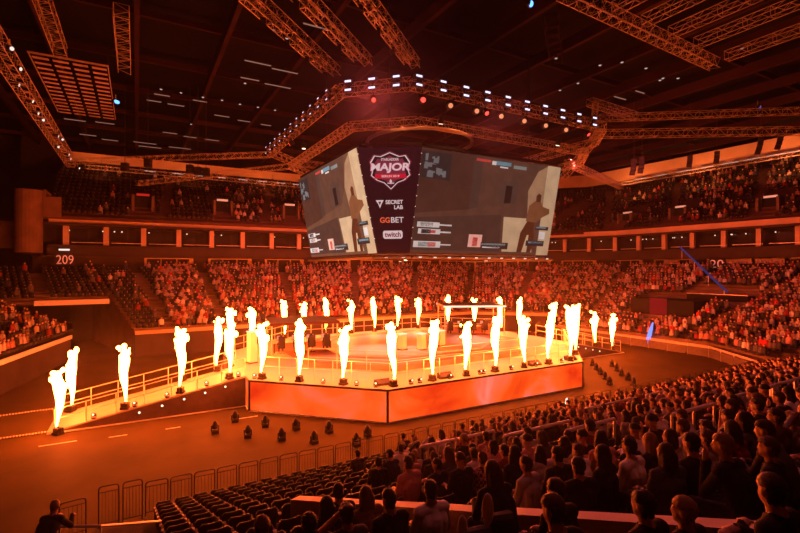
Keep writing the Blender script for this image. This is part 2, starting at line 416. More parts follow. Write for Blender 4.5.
# inner dais with the striped floor print, two steps high
DAIS = inset(OCT, 4.2)
P(MB().prism(DAIS, SZ, SZ+.35).build('dais', M_STAGEG), stage)
P(MB().prism(inset(OCT, 6.8), SZ+.35, SZ+.5).build('dais_top', M_STAGE), stage)
def railing(parent, a, b, z, h=1.25, post=2.2, z2=None):
    """posts as parts, two rails"""
    a = Vector(a); b = Vector(b); L = (b-a).length; n = max(1, round(L/post)); z2 = z if z2 is None else z2
    def q(t): p = a+(b-a)*t; return Vector((p.x, p.y, z+(z2-z)*t))
    for i in range(n+1):
        p = q(i/n); P(MB().bar(p, p+Vector((0, 0, h)), .028, 5).build('rail_post', M_RAIL), parent)
    for hh in (h, h*.55):
        P(MB().bar(q(0)+Vector((0, 0, hh)), q(1)+Vector((0, 0, hh)), .024, 5).build('rail', M_RAIL), parent)
RO = inset(OCT, .8)
for i in (7, 0, 1, 3, 4, 5):
    railing(stage, RO[i], RO[(i+1) % 8], SZ, 1.25, 1.15)
DI = inset(OCT, 4.0)
for i in (7, 0, 1):
    railing(stage, DI[i], DI[(i+1) % 8], SZ+.02, 1.3, 2.4)

# ramps on both sides
def ramp(name, label, x_low, x_high):
    r = thing(name, label, 'ramp', ((x_low+x_high)/2, 31.2, 0))
    y0, y1 = 29.5, 32.9; sg = 1 if x_high > x_low else -1; xs, xl = x_high, x_low
    mb = MB(); t = .08
    mb.add([(xl, y0, .02), (xs, y0, SZ-t), (xs, y1, SZ-t), (xl, y1, .02), (xl, y0, .02+t), (xs, y0, SZ), (xs, y1, SZ), (xl, y1, .02+t)],
           [(0, 3, 2, 1), (4, 5, 6, 7), (0, 1, 5, 4), (2, 3, 7, 6), (0, 4, 7, 3), (1, 2, 6, 5)])
    P(mb.build('ramp_deck', M_STAGE), r)
    for y in (y0+.03, y1-.03):
        e = .05
        sp = MB().add([(xl, y-e, .01), (xs, y-e, .01), (xs, y-e, SZ-.1), (xl, y-e, .03), (xl, y+e, .01), (xs, y+e, .01), (xs, y+e, SZ-.1), (xl, y+e, .03)],
                      [(0, 1, 2, 3), (4, 7, 6, 5), (0, 4, 5, 1), (3, 2, 6, 7), (1, 5, 6, 2), (0, 3, 7, 4)])
        P(sp.build('side_panel', mat('ramp_panel', (.10, .06, .05), .7, var=.2)), r)
    P(MB().box(((xl+xs)/2, y0-.06, .05), (abs(xs-xl), .06, .06)).build('edge_strip', M_WHITE), r)
    for k in range(5):
        f = .42+.115*k; x = xl+(xs-xl)*f
        P(MB().ball((x, y0-.03, SZ*f-.28), .06, 8, 5).build('side_lamp', M_LENS), r)
    for y in (y0+.12, y1-.12):
        railing(r, (xl+sg*.3, y), (xs, y), .1, 1.1, 1.45, SZ)
    return r
ramp('stage_ramp', 'sloping ramp with rails up to the stage near the black tunnel mouth', -4.0, 5.8)
ramp('stage_ramp', 'sloping ramp with rails up to the stage beside the right-hand end stand', 42.4, 33.7)

# ---------------- flame machines
def flame_mesh(seed, H=3.0):
    rnd = random.Random(seed); mb = MB(); n = 10; prof = []
    lean = rnd.uniform(-.16, .16); lean2 = rnd.uniform(-.12, .12); K = 15; vs = []
    for j in range(K+1):
        t = j/K; r = .045+.20*(math.sin(min(1, t*1.08)*PI*.62))**1.5
        if t > .8: r *= 1-(t-.8)*2.6
        cx = lean*t*t+.05*math.sin(t*7+seed); cy = lean2*t*t+.05*math.cos(t*6+seed*2)
        for i in range(n):
            a = 2*PI*i/n
            q = r*(1+.35*(mnoise.noise(Vector((math.cos(a)*1.6, math.sin(a)*1.6, t*5+seed*3.1))))*min(1, t*2.5))
            vs.append((cx+q*math.cos(a), cy+q*math.sin(a), t*H))
    fs = [(j*n+i, j*n+(i+1) % n, (j+1)*n+(i+1) % n, (j+1)*n+i) for j in range(K) for i in range(n)]
    fs += [tuple(range(n-1, -1, -1)), tuple(K*n+i for i in range(n))]
    mb.add(vs, fs)
    for b in range(12):
        t = rnd.uniform(.70, 1.06); r = rnd.uniform(.06, .19)*(1.15-t*.4)
        a = rnd.uniform(0, 2*PI); d = rnd.uniform(.05, .34)
        mb.ball((lean*t*t+d*math.cos(a), lean2*t*t+d*math.sin(a), t*H), (r, r, r*rnd.uniform(.9, 1.5)), 7, 5)
    return mb
M_FLAME = emit_mat('flame', FLAME_RGB, FLAME)
fl_me = [flame_mesh(s, h).mesh('flame', M_FLAME, True) for s, h in ((1, 2.9), (2, 3.1), (3, 2.7), (4, 3.0), (5, 2.8))]
M_BOX = mat('machine_case', (.03, .026, .025), .5, .2)
def machine_proto(k):
    t = thing('flame_machine', 'x', 'flame machine', (0, 0, -50))
    MB().box((0, 0, .06), (.40, .40, .12)).box((0, 0, .22), (.34, .30, .22)).build('case', M_BOX, t)
    MB().bar((-.22, 0, .05), (-.22, 0, .34), .025, 4).bar((.22, 0, .05), (.22, 0, .34), .025, 4).bar((-.22, 0, .33), (.22, 0, .33), .02, 4).build('bracket', M_DARKMET, t)
    MB().lathe([(.05, .33), (.05, .40), (.035, .42)], 8).build('nozzle', M_DARKMET, t)
    f = link('flame', fl_me[k], t); f.location = (0, 0, .42)
    return Kind(t)
MACH = [machine_proto(k) for k in range(5)]
nm = 0
def put_flames(spots, label, group):
    global nm
    for q, (x, y, z) in enumerate(spots):
        o = MACH[nm % 5].put((x, y, z+.005), random.uniform(0, 2*PI), label % ORD[q], group); nm += 1
rz = lambda x, xl, xs: max(0, min(1, (x-xl)/(xs-xl)))*(SZ-.05)+.10
put_flames([(x, 22.85, SZ) for x in (12.5, 15.1, 17.6, 19.9, 22.4, 24.7, 26.9)], '%s flame machine on the long front stage edge, counted from the slanted edge', 'flame machines on the long front stage edge')
put_flames([(10.2, 24.55, SZ), (8.25, 26.5, SZ), (6.5, 28.2, SZ)], '%s flame machine on the slanted stage edge, counted from the screen corner to the ramp', 'flame machines on the slanted stage edge')
put_flames([(29.2, 24.4, SZ), (31.0, 26.2, SZ), (32.8, 28.0, SZ), (33.3, 34.6, SZ)], '%s flame machine in the dense cluster near the far ramp, counted from the front edge', 'flame machines on the right slanted stage edge')
put_flames([(x, 29.25, 0) if x < -3 else (x, 29.75, rz(x, -4, 5.8)) for x in (-3.5, -.57, 2.2, 4.9)], '%s flame machine up the outer edge of the long ramp by the tunnel', 'flame machines on the outer ramp edge')
put_flames([(x, 32.6, rz(x, -4, 5.8)) for x in (-3.3, 2.5, 4.6)], '%s flame machine up the inner edge of the long ramp by the tunnel', 'flame machines on the inner ramp edge')
put_flames([(x, 43.6, SZ) for x in (12.2, 14.0, 16.3, 19, 21.6, 24.4, 27)], '%s flame machine on the rear stage edge, counted from the square booth side', 'flame machines on the rear stage edge')
put_flames([(29.6, 41.6, SZ), (31.6, 39.6, SZ), (33.2, 37.2, SZ)], '%s flame machine behind the long glowing booth roof, counted from the rear edge', 'flame machines on the rear right stage edge')
put_flames([(6.3, 37.6, SZ), (8.4, 40.0, SZ)], '%s flame machine behind the square booth roof, counted from the long ramp', 'flame machines on the rear left stage edge')
put_flames([(x, 29.75, rz(x, 42.4, 33.7)) for x in (35.8, 38.4, 41.0)], '%s flame machine down the outer edge of the far ramp', 'flame machines on the far ramp, outer edge')
put_flames([(x, 32.6, rz(x, 42.4, 33.7)) for x in (35.8, 38.4)], '%s flame machine down the inner edge of the far ramp', 'flame machines on the far ramp, inner edge')

def nput(kind, spots, label, group):
    for q, (loc, r) in enumerate(spots): kind.put(loc, r, label % ORD[q], group)
# small floor spotlights between the flame machines
t = thing('stage_spotlight', 'x', 'spotlight', (0, 0, -50))
MB().box((0, 0, .03), (.2, .16, .06)).bar((-.12, 0, .05), (-.12, 0, .22), .015, 4).bar((.12, 0, .05), (.12, 0, .22), .015, 4).build('yoke', M_DARKMET, t)
MB().bar((0, .12, .16), (0, -.10, .24), .095, 9).build('lamp_body', M_BOX, t)
MB().bar((0, -.095, .238), (0, -.115, .245), .055, 9).build('lens', M_LENS, t)
SPOT = Kind(t)
nput(SPOT, [((x, 22.75, SZ+.005), .2) for x in (13.6, 14.2, 16.3, 18.6, 18.9, 21.2, 23.4, 25.9)], '%s small spotlight on the long front stage edge, counted from the slanted edge', 'spotlights on the long front stage edge')
nput(SPOT, [((x, 34.7-x, SZ+.005), -.5) for x in (11.55, 10.75, 9.3, 7.4, 6.15)], '%s small spotlight on the slanted stage edge, counted from the screen corner', 'spotlights on the slanted stage edge')
nput(SPOT, [((x, 29.62, rz(x, -4, 5.8)), -.3) for x in (-2.0, -.1, 1.5, 3.6, 5.4)], '%s small spotlight up the outer edge of the long ramp', 'spotlights on the ramp')
for q, a in enumerate(((12.15, 23.4), (16.2, 23.05), (23.6, 23.05), (27.2, 23.1))):
    w = thing('wedge_monitor', '%s black wedge loudspeaker on the front stage edge, counted from the slanted edge' % ORD[q], 'loudspeaker', (*a, SZ), 0, 'wedge loudspeakers on the stage edge')
    MB().add([(-.5, -.2, 0), (.5, -.2, 0), (.5, .2, 0), (-.5, .2, 0), (-.5, -.12, .1), (.5, -.12, .1), (.5, .2, .32), (-.5, .2, .32)],
             [(0, 3, 2, 1), (4, 5, 6, 7), (0, 1, 5, 4), (2, 3, 7, 6), (0, 4, 7, 3), (1, 2, 6, 5)]).build('cabinet', M_BOX, w)
    MB().box((0, -.045, .205), (.9, .30, .012), M=Matrix.Rotation(.6, 3, 'X')).build('grille', M_DARKMET, w)

# ---------------- player booths
def booth(label, c, sx, sy, rot, roofz, edge):
    b = thing('player_booth', label, 'booth', (c[0], c[1], SZ+.35), rot)
    h = roofz-SZ-.35
    MB().box((0, 0, h), (sx, sy, .22)).build('roof', mat('booth_roof', (.10, .05, .035), .6), b)
    for y in (-sy/2, sy/2):
        MB().box((0, y, h), (sx+.1, .08, .16)).build('roof_edge', edge, b)
    for x in (-sx/2+.1, sx/2-.1):
        for y in (-sy/2+.1, sy/2-.1):
            MB().bar((x, y, 0), (x, y, h-.1), .05, 6).build('post', M_RAIL, b)
    return b
M_EDGEW = emit_mat('booth_edge_light', (1.0, .72, .5), 1.4)
def desk_set(c, n, rot, label):
    d = thing('player_desk', label[0], 'desk', (c[0], c[1], SZ+.36), rot); L = n*1.1
    MB().box((0, 0, .74), (L, .75, .05)).build('desktop', M_WHITE, d)
    MB().box((0, -.34, .36), (L, .04, .72)).build('front_panel', mat('desk_front', (.5, .32, .24), .5), d)
    for x in (-L/2+.1, L/2-.1): MB().box((x, 0, .36), (.06, .6, .72)).build('leg', M_DARKMET, d)
    for k in range(n):
        x = -L/2+.55+1.1*k; cr = Matrix.Rotation(rot, 3, 'Z') @ Vector((x, .05, 0))
        m = thing('monitor', label[1], 'monitor', (c[0]+cr.x, c[1]+cr.y, SZ+.36+.765), rot, label[2])
        m['label'] = ORD[k]+' '+label[1]
        MB().box((0, 0, .32), (.56, .04, .34)).build('housing', M_BOX, m)
        MB().box((0, .024, .32), (.52, .006, .30)).build('display', emit_mat('display_glow', (1, .45, .3), .6) if 'display_glow' not in MATS else MATS['display_glow'], m)
        MB().bar((0, 0, .02), (0, 0, .2), .025, 6).box((0, 0, .012), (.24, .18, .02)).build('stand', M_DARKMET, m)
        cr = Matrix.Rotation(rot, 3, 'Z') @ Vector((x, .75, 0))
        ch = thing('gaming_chair', label[3], 'chair', (c[0]+cr.x, c[1]+cr.y, SZ+.36), rot, label[4])
        ch['label'] = ORD[k]+' '+label[3]
        MB().box((0, 0, .48), (.5, .5, .1)).build('seat', M_SEAT, ch)
        MB().box((0, .24, .92), (.48, .1, .8)).build('backrest', M_SEAT, ch)
        mb = MB().bar((0, 0, .06), (0, 0, .44), .03, 6)
        for q in range(5): mb.bar((0, 0, .07), (.3*math.cos(q*1.2566), .3*math.sin(q*1.2566), .04), .02, 4)
        mb.build('base', M_DARKMET, ch)
booth('square player booth with a dark flat roof on the ramp side of the stage', (10.9, 34.6), 4.9, 4.2, -.15, 4.5, M_BEAM)
desk_set((10.9, 34.2), 4, PI-.15, ('long white player desk under the square booth roof', 'flat monitor on the desk under the square booth roof', 'monitors under the square booth', 'black gaming chair under the square booth roof', 'chairs under the square booth'))
booth('long player booth with a glowing white roof edge near the far ramp', (27.9, 35.6), 5.8, 3.6, -.42, 4.95, M_EDGEW)
desk_set((27.8, 35.3), 5, PI-.42, ('long white player desk under the glowing roof edge', 'flat monitor on the desk under the glowing roof edge', 'monitors under the long booth', 'black gaming chair under the glowing roof edge', 'chairs under the long booth'))
# lit white panels standing on the stage and pedestals
for (x, y, w, h, lab) in ((7.0, 33.4, .5, 2.1, 'tall glowing white upright panel beside the square booth'),
                          (17.3, 30.2, .45, 1.1, 'white pedestal on the dais, first from the square booth'),
                          (18.6, 29.6, .5, 1.1, 'white pedestal in the middle of the dais'),
                          (20.8, 30.4, .6, 1.1, 'white pedestal on the dais, closest to the long booth')):
    p = thing('pedestal', lab, 'pedestal', (x, y, SZ+(.35 if x > 8 else 0)+.16 if x > 10 else SZ), .3)
    MB().box((0, 0, .04), (w+.12, w+.12, .08)).build('plinth', M_DARKMET, p)
    MB().box((0, 0, h/2+.08), (w, w, h)).build('column', M_WHITE, p)
    MB().box((0, 0, h+.1), (w+.08, w+.08, .05)).build('cap', M_EDGEW, p)

# ---------------- moving-head lamps standing on the floor
t = thing('moving_head_lamp', 'x', 'stage lamp', (0, 0, -50))
MB().box((0, 0, .07), (.34, .30, .14)).build('base', M_BOX, t)
MB().box((-.17, 0, .27), (.05, .14, .30)).box((.17, 0, .27), (.05, .14, .30)).box((0, 0, .15), (.36, .14, .04)).build('yoke', M_BOX, t)
MB().lathe([(.09, .20), (.135, .24), (.145, .40), (.12, .52), (.075, .60), (.03, .645)], 10).build('head', M_BOX, t, True)
MV = Kind(t)
mvp = lambda L: [(on_height(px, py, .005), random.uniform(-.4, .4)) for px, py in L]
nput(MV, mvp(((215, 433), (248, 437.5), (281.5, 440.5), (314, 443.6), (356.4, 446))), '%s black moving-head lamp from the ramp, floor row farther from the slanted screen wall', 'floor lamps below the slanted screen wall, outer row')
nput(MV, mvp(((235, 422), (265.5, 427), (296, 430), (329, 433), (367.5, 437.5))), '%s black moving-head lamp from the ramp, floor row closer to the slanted screen wall', 'floor lamps below the slanted screen wall, inner row')
nput(MV, mvp(((592.6, 365.7), (596.3, 370), (600.6, 374.7), (605, 379.4), (609.5, 385))), '%s black moving-head lamp from the far ramp, floor row closer to the stage', 'floor lamps by the far ramp, inner row')
nput(MV, mvp(((612, 366.6), (616.6, 371), (621.6, 375.6), (628, 380.3), (633.5, 385.6))), '%s black moving-head lamp from the far ramp, floor row closer to the end stand', 'floor lamps by the far ramp, outer row')
# floor tape and the two strings of small lights leading to the ramp
for (a, b, lab) in (((120, 443), (70, 443), ''), ((345/2.963, 436), (380/2.963, 434.5), '')):
    pass
for k, (px, py, w) in enumerate(((58, 443.5, 1.5), (118, 436, .8), (173, 428, .7), (247, 417.5, 1.2))):
    p = on_height(px, py, .004); o = MB().box((0, 0, 0), (w, .07, .006)).build('floor_tape', M_WHITE); o.location = p
    tag(o, 'short strip of white tape stuck on the open floor', 'tape', 'tape strips on the open floor')
for k, (a, b, lab) in enumerate((((-6, 417), (58, 408.5), 'string of small lights on the floor leading to the ramp side nearer the tunnel'),
                                 ((-6, 440), (60, 430.5), 'string of small lights on the floor ending at the outer ramp corner'))):
    A = on_height(a[0], a[1], .03); B = on_height(b[0], b[1], .03)
    s = thing('light_string', lab, 'light string', A)
    P(MB().bar(A, B, .02, 4).build('cable', M_DARKMET), s)
    for q in range(22):
        p = A.lerp(B, q/21); o = P(MB().ball(p+Vector((0, 0, .03)), .05, 6, 4).build('bulb', mat('bulb_white', (.85, .75, .6), .4)), s)

# ---------------- crowd barriers in front of the near stand
def barrier_proto(h, w):
    t = thing('crowd_barrier', 'x', 'barrier', (0, 0, -50))
    r = .08
    pts = [(-w/2, 0, .03), (-w/2, 0, h-r), (-w/2+r*.3, 0, h-r*.3), (-w/2+r, 0, h), (w/2-r, 0, h), (w/2-r*.3, 0, h-r*.3), (w/2, 0, h-r), (w/2, 0, .03)]
    MB().path(pts, .021, 6).build('frame', M_BARRIER, t)
    for hh in (.16, h*.86): MB().bar((-w/2, 0, hh), (w/2, 0, hh), .014, 5).build('cross_rail', M_BARRIER, t)
    bar = MB().bar((0, 0, .16), (0, 0, h*.86), .007, 4, cap=False).mesh('upright_bar', M_BARRIER)
    for i in range(5):
        o = link('upright_bar', bar, t); o.location = (-w/2+(i+1)*w/6, 0, 0)
    for x in (-w/2, w/2): MB().box((x, 0, .015), (.05, .45, .03)).build('foot', M_BARRIER, t)
    return Kind(t)
BAR = barrier_proto(1.2, .68)
nput(BAR, [((.6+.765*i, 18.05, .003), random.uniform(-.03, .03)) for i in range(55)], '%s steel crowd barrier panel from the tall gates, before the front row', 'crowd barriers before the front row')
GATE = barrier_proto(1.38, .56)
nput(GATE, [((x, 17.95, .003), 0) for x in (-.12, -.80)], '%s tall steel barrier gate counted from the barrier line, by the aisle', 'barrier gates by the aisle')
BAR.put((-1.75, 17.75, .003), .15, 'lone steel crowd barrier past the tall gates')
# right end: low glass-topped barrier panels
t = thing('rink_barrier', 'x', 'barrier', (0, 0, -50))
MB().box((0, 0, .45), (1.9, .05, .8)).build('panel', mat('rink_panel', (.10, .07, .055), .6, var=.2), t)
MB().bar((-.95, 0, 0), (-.95, 0, 1.15), .03, 5).build('post', M_RAIL, t)
MB().bar((-.95, 0, 1.1), (.95, 0, 1.1), .025, 5).build('rail', M_RAIL, t)
RB = Kind(t)
nput(RB, [((x, y, .003), a) for x, y, a in along([(47.2, 44), (47.2, 24), (43.6, 19)], 2.0, 1.0)], '%s low panelled rink barrier before the end stand, counted from the far stand', 'rink barriers before the end stand')

# ================================================================== CENTRE-HUNG SCREEN CUBE
ZT, ZB = 16.3, 9.5
QR = [Vector((16.0, 25.35, ZT)), Vector((28.7, 25.35, ZT)), Vector((27.9, 26.0, ZB)), Vector((15.45, 26.0, ZB))]     # tl, tr, br, bl
QL = [Vector((12.4, 40.0, ZT)), Vector((12.4, 27.6, ZT)), Vector((13.9, 27.6, ZB)), Vector((13.9, 40.9, ZB))]
QC = [QL[1].copy(), QR[0].copy(), QR[3].copy(), QL[2].copy()]
cube = thing('scoreboard_cube', 'huge hanging screen cube with sponsor banner above the stage', 'screen', (21.5, 33.5, ZB))
def PC(o): return P(o, cube)
# black carcass inside the screens, with plain rear faces
CT = [(12.7, 40.2), (12.7, 27.75), (16.1, 25.65), (28.6, 25.65), (31.6, 28.5), (31.6, 40.2), (28.4, 43), (15.6, 43)]
CB = [(14.2, 40.9), (14.2, 27.8), (15.6, 26.3), (27.8, 26.3), (30.2, 28.5), (30.2, 40), (27.8, 42), (16.2, 42)]
shr = lambda L: [(22+(x-22)*.93, 33.5+(y-33.5)*.93) for x, y in L]
n = 8
PC(MB().add([(*p, ZB-.05) for p in shr(CB)]+[(*p, ZT+.05) for p in shr(CT)], [tuple(range(n)), tuple(range(2*n-1, n-1, -1))]+[(i, n+i, n+(i+1) % n, (i+1) % n) for i in range(n)]).build('carcass', M_BLACK))
def at_quad(Q, s, t, off=.0):
    p = (Q[0]*(1-s)+Q[1]*s)*(1-t)+(Q[3]*(1-s)+Q[2]*s)*t
    nrm = (Q[1]-Q[0]).cross(Q[3]-Q[0]).normalized()
    if nrm.dot(EYE-Q[0]) < 0: nrm = -nrm
    return p+nrm*off
def patch(Q, pts, off, name, m, parent):
    vs = [at_quad(Q, s, t, off) for s, t in pts]
    return P2(MB().add(vs, [tuple(range(len(vs)))]).build(name, m), parent)
def P2(o, parent):      # sub-part: parent is itself a child of the cube
    o.parent = parent; o.matrix_parent_inverse = (Matrix.Translation(cube.location)).inverted() if parent is cube else Matrix.Identity(4)
    return o
def slab(Q, name, m, th=.14):
    f = [at_quad(Q, s, t, .03) for s, t in ((0, 0), (1, 0), (1, 1), (0, 1))]; b = [at_quad(Q, s, t, .03-th) for s, t in ((0, 0), (1, 0), (1, 1), (0, 1))]
    return PC(MB().add(f+b, [(0, 1, 2, 3), (7, 6, 5, 4), (0, 4, 5, 1), (1, 5, 6, 2), (2, 6, 7, 3), (3, 7, 4, 0)]).build(name, m))
def print_mat(name, c1, c2, scale, s):
    m = bpy.data.materials.new(name); m.use_nodes = True; nt = m.node_tree; nt.nodes.clear()
    o = nt.nodes.new('ShaderNodeOutputMaterial'); e = nt.nodes.new('ShaderNodeEmission'); tc = nt.nodes.new('ShaderNodeTexCoord')
    nz = nt.nodes.new('ShaderNodeTexNoise'); nz.inputs['Scale'].default_value = scale; nz.inputs['Detail'].default_value = 6
    r = nt.nodes.new('ShaderNodeValToRGB'); r.color_ramp.elements[0].position = .35; r.color_ramp.elements[1].position = .65
    r.color_ramp.elements[0].color = (*c1, 1); r.color_ramp.elements[1].color = (*c2, 1)
    nt.links.new(tc.outputs['Object'], nz.inputs['Vector']); nt.links.new(nz.outputs['Fac'], r.inputs['Fac']); nt.links.new(r.outputs[0], e.inputs[0])
    e.inputs[1].default_value = s; nt.links.new(e.outputs[0], o.inputs[0]); return m
PM = {}
def glow(k, c, s=1.0):
    if k not in PM: PM[k] = print_mat('print_'+k, [x*.82 for x in c], c, 1.2, s)
    return PM[k]
def game_picture(Q, scr, b):
    """the game view shown on one screen: walls, lit floor, a standing figure and score panels, as flat print"""
    def g(k, c): return glow(k+('a' if b > 1 else 'b'), [min(1, x*b) for x in c])
    wall2, wall3, lit, lit2 = (.085, .034, .021), (.062, .022, .014), (.46, .28, .16), (.30, .15, .08)
    patch(Q, [(.0, .0), (.34, .0), (.34, .55), (.0, .62)], .04, 'picture_wall', g('w3', wall3), scr)
    patch(Q, [(.34, .0), (.40, .0), (.40, .52), (.34, .55)], .04, 'picture_pillar', g('w4', (.062, .030, .022)), scr)
    patch(Q, [(.40, .0), (.82, .0), (.76, .30), (.68, .46), (.40, .52)], .04, 'picture_wall', g('w2', wall2), scr)
    patch(Q, [(.55, .22), (.68, .23), (.68, .44), (.55, .46)], .045, 'picture_arch', g('w5', (.070, .034, .025)), scr)
    patch(Q, [(.585, .27), (.635, .27), (.635, .45), (.585, .46)], .05, 'picture_doorway', g('dk', (.022, .009, .007)), scr)
    patch(Q, [(.82, .08), (.90, .0), (.89, .50), (.78, .55), (.76, .30)], .04, 'picture_sunlit_wall', g('l2', lit2), scr)
    patch(Q, [(.89, .0), (1, .0), (1, 1), (.90, 1)], .043, 'picture_sunlit_wall', g('l1', lit), scr)
    patch(Q, [(.60, .60), (.80, .60), (.86, .97), (.62, .97)], .045, 'picture_sunlit_floor', g('l1', lit), scr)
    patch(Q, [(.0, .66), (.58, .58), (.60, .97), (.0, .97)], .042, 'picture_floor', g('w6', (.060, .026, .018)), scr)
    # standing figure: boots, legs, torso, arms, head
    fig = g('fig', (.085, .020, .008)); fig2 = g('fig2', (.17, .055, .022))
    patch(Q, [(.735, .97), (.745, .76), (.79, .62), (.845, .62), (.86, .80), (.85, .97), (.815, .97), (.815, .78), (.80, .78), (.775, .97)], .055, 'picture_figure_legs', fig, scr)
    patch(Q, [(.775, .63), (.785, .46), (.83, .40), (.875, .41), (.90, .46), (.955, .48), (.96, .53), (.90, .58), (.86, .64)], .058, 'picture_figure_torso', fig2, scr)
    patch(Q, [(.835, .41), (.832, .345), (.85, .315), (.872, .335), (.872, .41)], .06, 'picture_figure_head', fig, scr)
    # interface panels
    wt = g('ui', (.55, .45, .42)); dk = g('uid', (.03, .018, .016)); rd = g('uir', (.45, .04, .03)); ti = g('uit', (.16, .17, .16))
    for (s0, t0, s1, t1, m_) in ((.02, .70, .16, .75, wt), (.04, .705, .12, .745, dk), (.03, .765, .17, .815, wt), (.05, .77, .11, .81, dk), (.10, .775, .14, .805, rd),
                                 (.16, .715, .24, .73, wt), (.16, .785, .24, .80, wt), (.01, .885, .18, .945, wt), (.04, .893, .10, .937, ti), (.10, .893, .15, .937, rd), (.18, .91, .25, .922, wt),
                                 (.365, .80, .46, .93, g('face', (.75, .32, .25))), (.395, .83, .43, .92, rd), (.455, .875, .66, .945, dk), (.46, .885, .64, .905, ti), (.47, .92, .60, .935, wt),
                                 (.86, .68, .97, .72, dk), (.865, .685, .95, .70, g('uib', (.12, .2, .24))), (.80, .84, .95, .90, dk), (.82, .85, .94, .87, g('uib', (.12, .2, .24))), (.90, .74, .95, .82, wt),
                                 (.35, .03, .45, .055, rd), (.46, .035, .49, .075, wt), (.49, .03, .60, .07, g('uib', (.12, .2, .24))), (.52, .08, .58, .095, wt), (.62, .05, .72, .085, ti)):
        patch(Q, [(s0, t0), (s1, t0), (s1, t1), (s0, t1)], .065, 'picture_panel', m_, scr)
    patch(Q, [(.0, .03), (.185, .03), (.19, .29), (.0, .28)], .06, 'picture_map_back', dk, scr)
    mp = g('map', (.13, .12, .12))
    rm = random.Random(5)
    for k in range(13):
        u0, v0 = .02+rm.random()*.12, .05+rm.random()*.17; w0, h0 = .012+rm.random()*.035, .015+rm.random()*.05
        patch(Q, [(u0, v0), (u0+w0, v0+rm.uniform(-.015, .015)), (u0+w0, v0+h0), (u0+rm.uniform(-.006, .006), v0+h0)], .063+.0004*k, 'picture_map_block', mp, scr)
sr = slab(QR, 'screen', glow('base_r', (.090, .036, .022))); game_picture(QR, sr, 1.0)
sl = slab(QL, 'screen', glow('base_l', (.19, .08, .044))); game_picture(QL, sl, 1.75)
mb = MB(); G = 12
for off in (.03, -.2):
    for j in range(G+1):
        for i in range(G+1): mb.v.append(tuple(at_quad(QC, i/G, j/G, off)))
for j in range(G):
    for i in range(G): a = j*(G+1)+i; mb.f.append((a, a+1, a+G+2, a+G+1))
sc = PC(mb.build('banner', emit_mat('banner_print', (.022, .004, .006), 1.0)))

FONT = bpy.data.curves.new('t', 'FONT')
def text_mesh(txt, h, width, bold=.02, shear=0., m=None, name='lettering'):
    c = bpy.data.curves.new('txt', 'FONT'); c.body = txt; c.size = 1; c.align_x = 'CENTER'; c.align_y = 'CENTER'; c.offset = bold; c.shear = shear
    o = bpy.data.objects.new('txt', c); COL.objects.link(o)
    me = bpy.data.meshes.new_from_object(o.evaluated_get(bpy.context.evaluated_depsgraph_get()))
    bpy.data.objects.remove(o); bpy.data.curves.remove(c)
    co = np.empty(len(me.vertices)*3); me.vertices.foreach_get('co', co); co = co.reshape(-1, 3)
    lo, hi = co.min(0), co.max(0); ctr = (lo+hi)/2
    co[:, 0] = (co[:, 0]-ctr[0])*width/(hi[0]-lo[0]); co[:, 1] = (co[:, 1]-ctr[1])*h/(hi[1]-lo[1])
    me.vertices.foreach_set('co', co.ravel()); me.name = name
    me.materials.clear(); me.materials.append(m); return me
CH_ = [(at_quad(QC, 0, t)-at_quad(QC, 1, t)).length for t in (0, 1)]; CHH = (at_quad(QC, .5, 0)-at_quad(QC, .5, 1)).length
def on_banner(me, name, t, off=.05, dx=0.):
    """flat print laid onto the slightly twisted banner face"""
    bm = bmesh.new(); bm.from_mesh(me); bmesh.ops.triangulate(bm, faces=bm.faces)
    if 'lettering' not in name: bmesh.ops.subdivide_edges(bm, edges=bm.edges, cuts=2, use_grid_fill=True)
    for v in bm.verts:
        tt = t-v.co.y/CHH; w = CH_[0]+(CH_[1]-CH_[0])*tt; v.co = at_quad(QC, .5+(v.co.x+dx)/w, tt, .02+off)
    bm.to_mesh(me); bm.free()
    o = link(name, me); o.parent = sc; o.matrix_parent_inverse = Matrix.Identity(4); return o
def poly_me(pts, name, m): return MB().add([(x, y, 0) for x, y in pts], [tuple(range(len(pts)))]).mesh(name, m)
L_W = emit_mat('print_white', (.85, .62, .62), .75); L_P = emit_mat('print_pink', (.9, .25, .36), .75); L_K = emit_mat('print_black', (.02, .006, .008), 1.0)
L_R = emit_mat('print_red', (.62, .012, .03), .8); L_O = emit_mat('print_orange', (1.0, .14, .05), .8); L_D = emit_mat('print_wine', (.16, .02, .035), 1.0)
SHD = [(-.62, .92), (0, 1.18), (.62, .92), (1.02, .98), (1.3, .55), (1.16, .1), (1.28, -.3), (.9, -.62), (.45, -.78), (0, -1.2), (-.45, -.78), (-.9, -.62), (-1.28, -.3), (-1.16, .1), (-1.3, .55), (-1.02, .98)]
sc_ = lambda k: [(x*k, y*k) for x, y in SHD]
tC = .22
for k, m_, off in ((1.06, L_D, .04), (1.0, L_W, .045), (.945, L_K, .05), (.80, L_D, .055)):
    on_banner(poly_me(sc_(k), 'shield_shape', m_), 'shield_shape', tC, off)
on_banner(text_mesh('MAJOR', .66, 2.62, .05, .12, L_P), 'lettering', tC-.025, .085)
on_banner(text_mesh('MAJOR', .60, 2.50, .02, .12, L_W), 'lettering', tC-.025, .095)
on_banner(text_mesh('STARLADDER', .17, 1.15, .02, 0, L_W), 'lettering', tC-.105, .09)
on_banner(poly_me([(-1.08, -.15), (1.08, -.15), (.98, .15), (-.98, .15)], 'ribbon_shape', L_R), 'ribbon_shape', tC+.052, .08)
on_banner(text_mesh('BERLIN 2019', .14, 1.15, .015, 0, L_W), 'lettering', tC+.052, .095)
on_banner(poly_me([(0, .16), (.09, .0), (0, -.16), (-.09, 0)], 'star_shape', L_W), 'star_shape', tC+.10, .08)
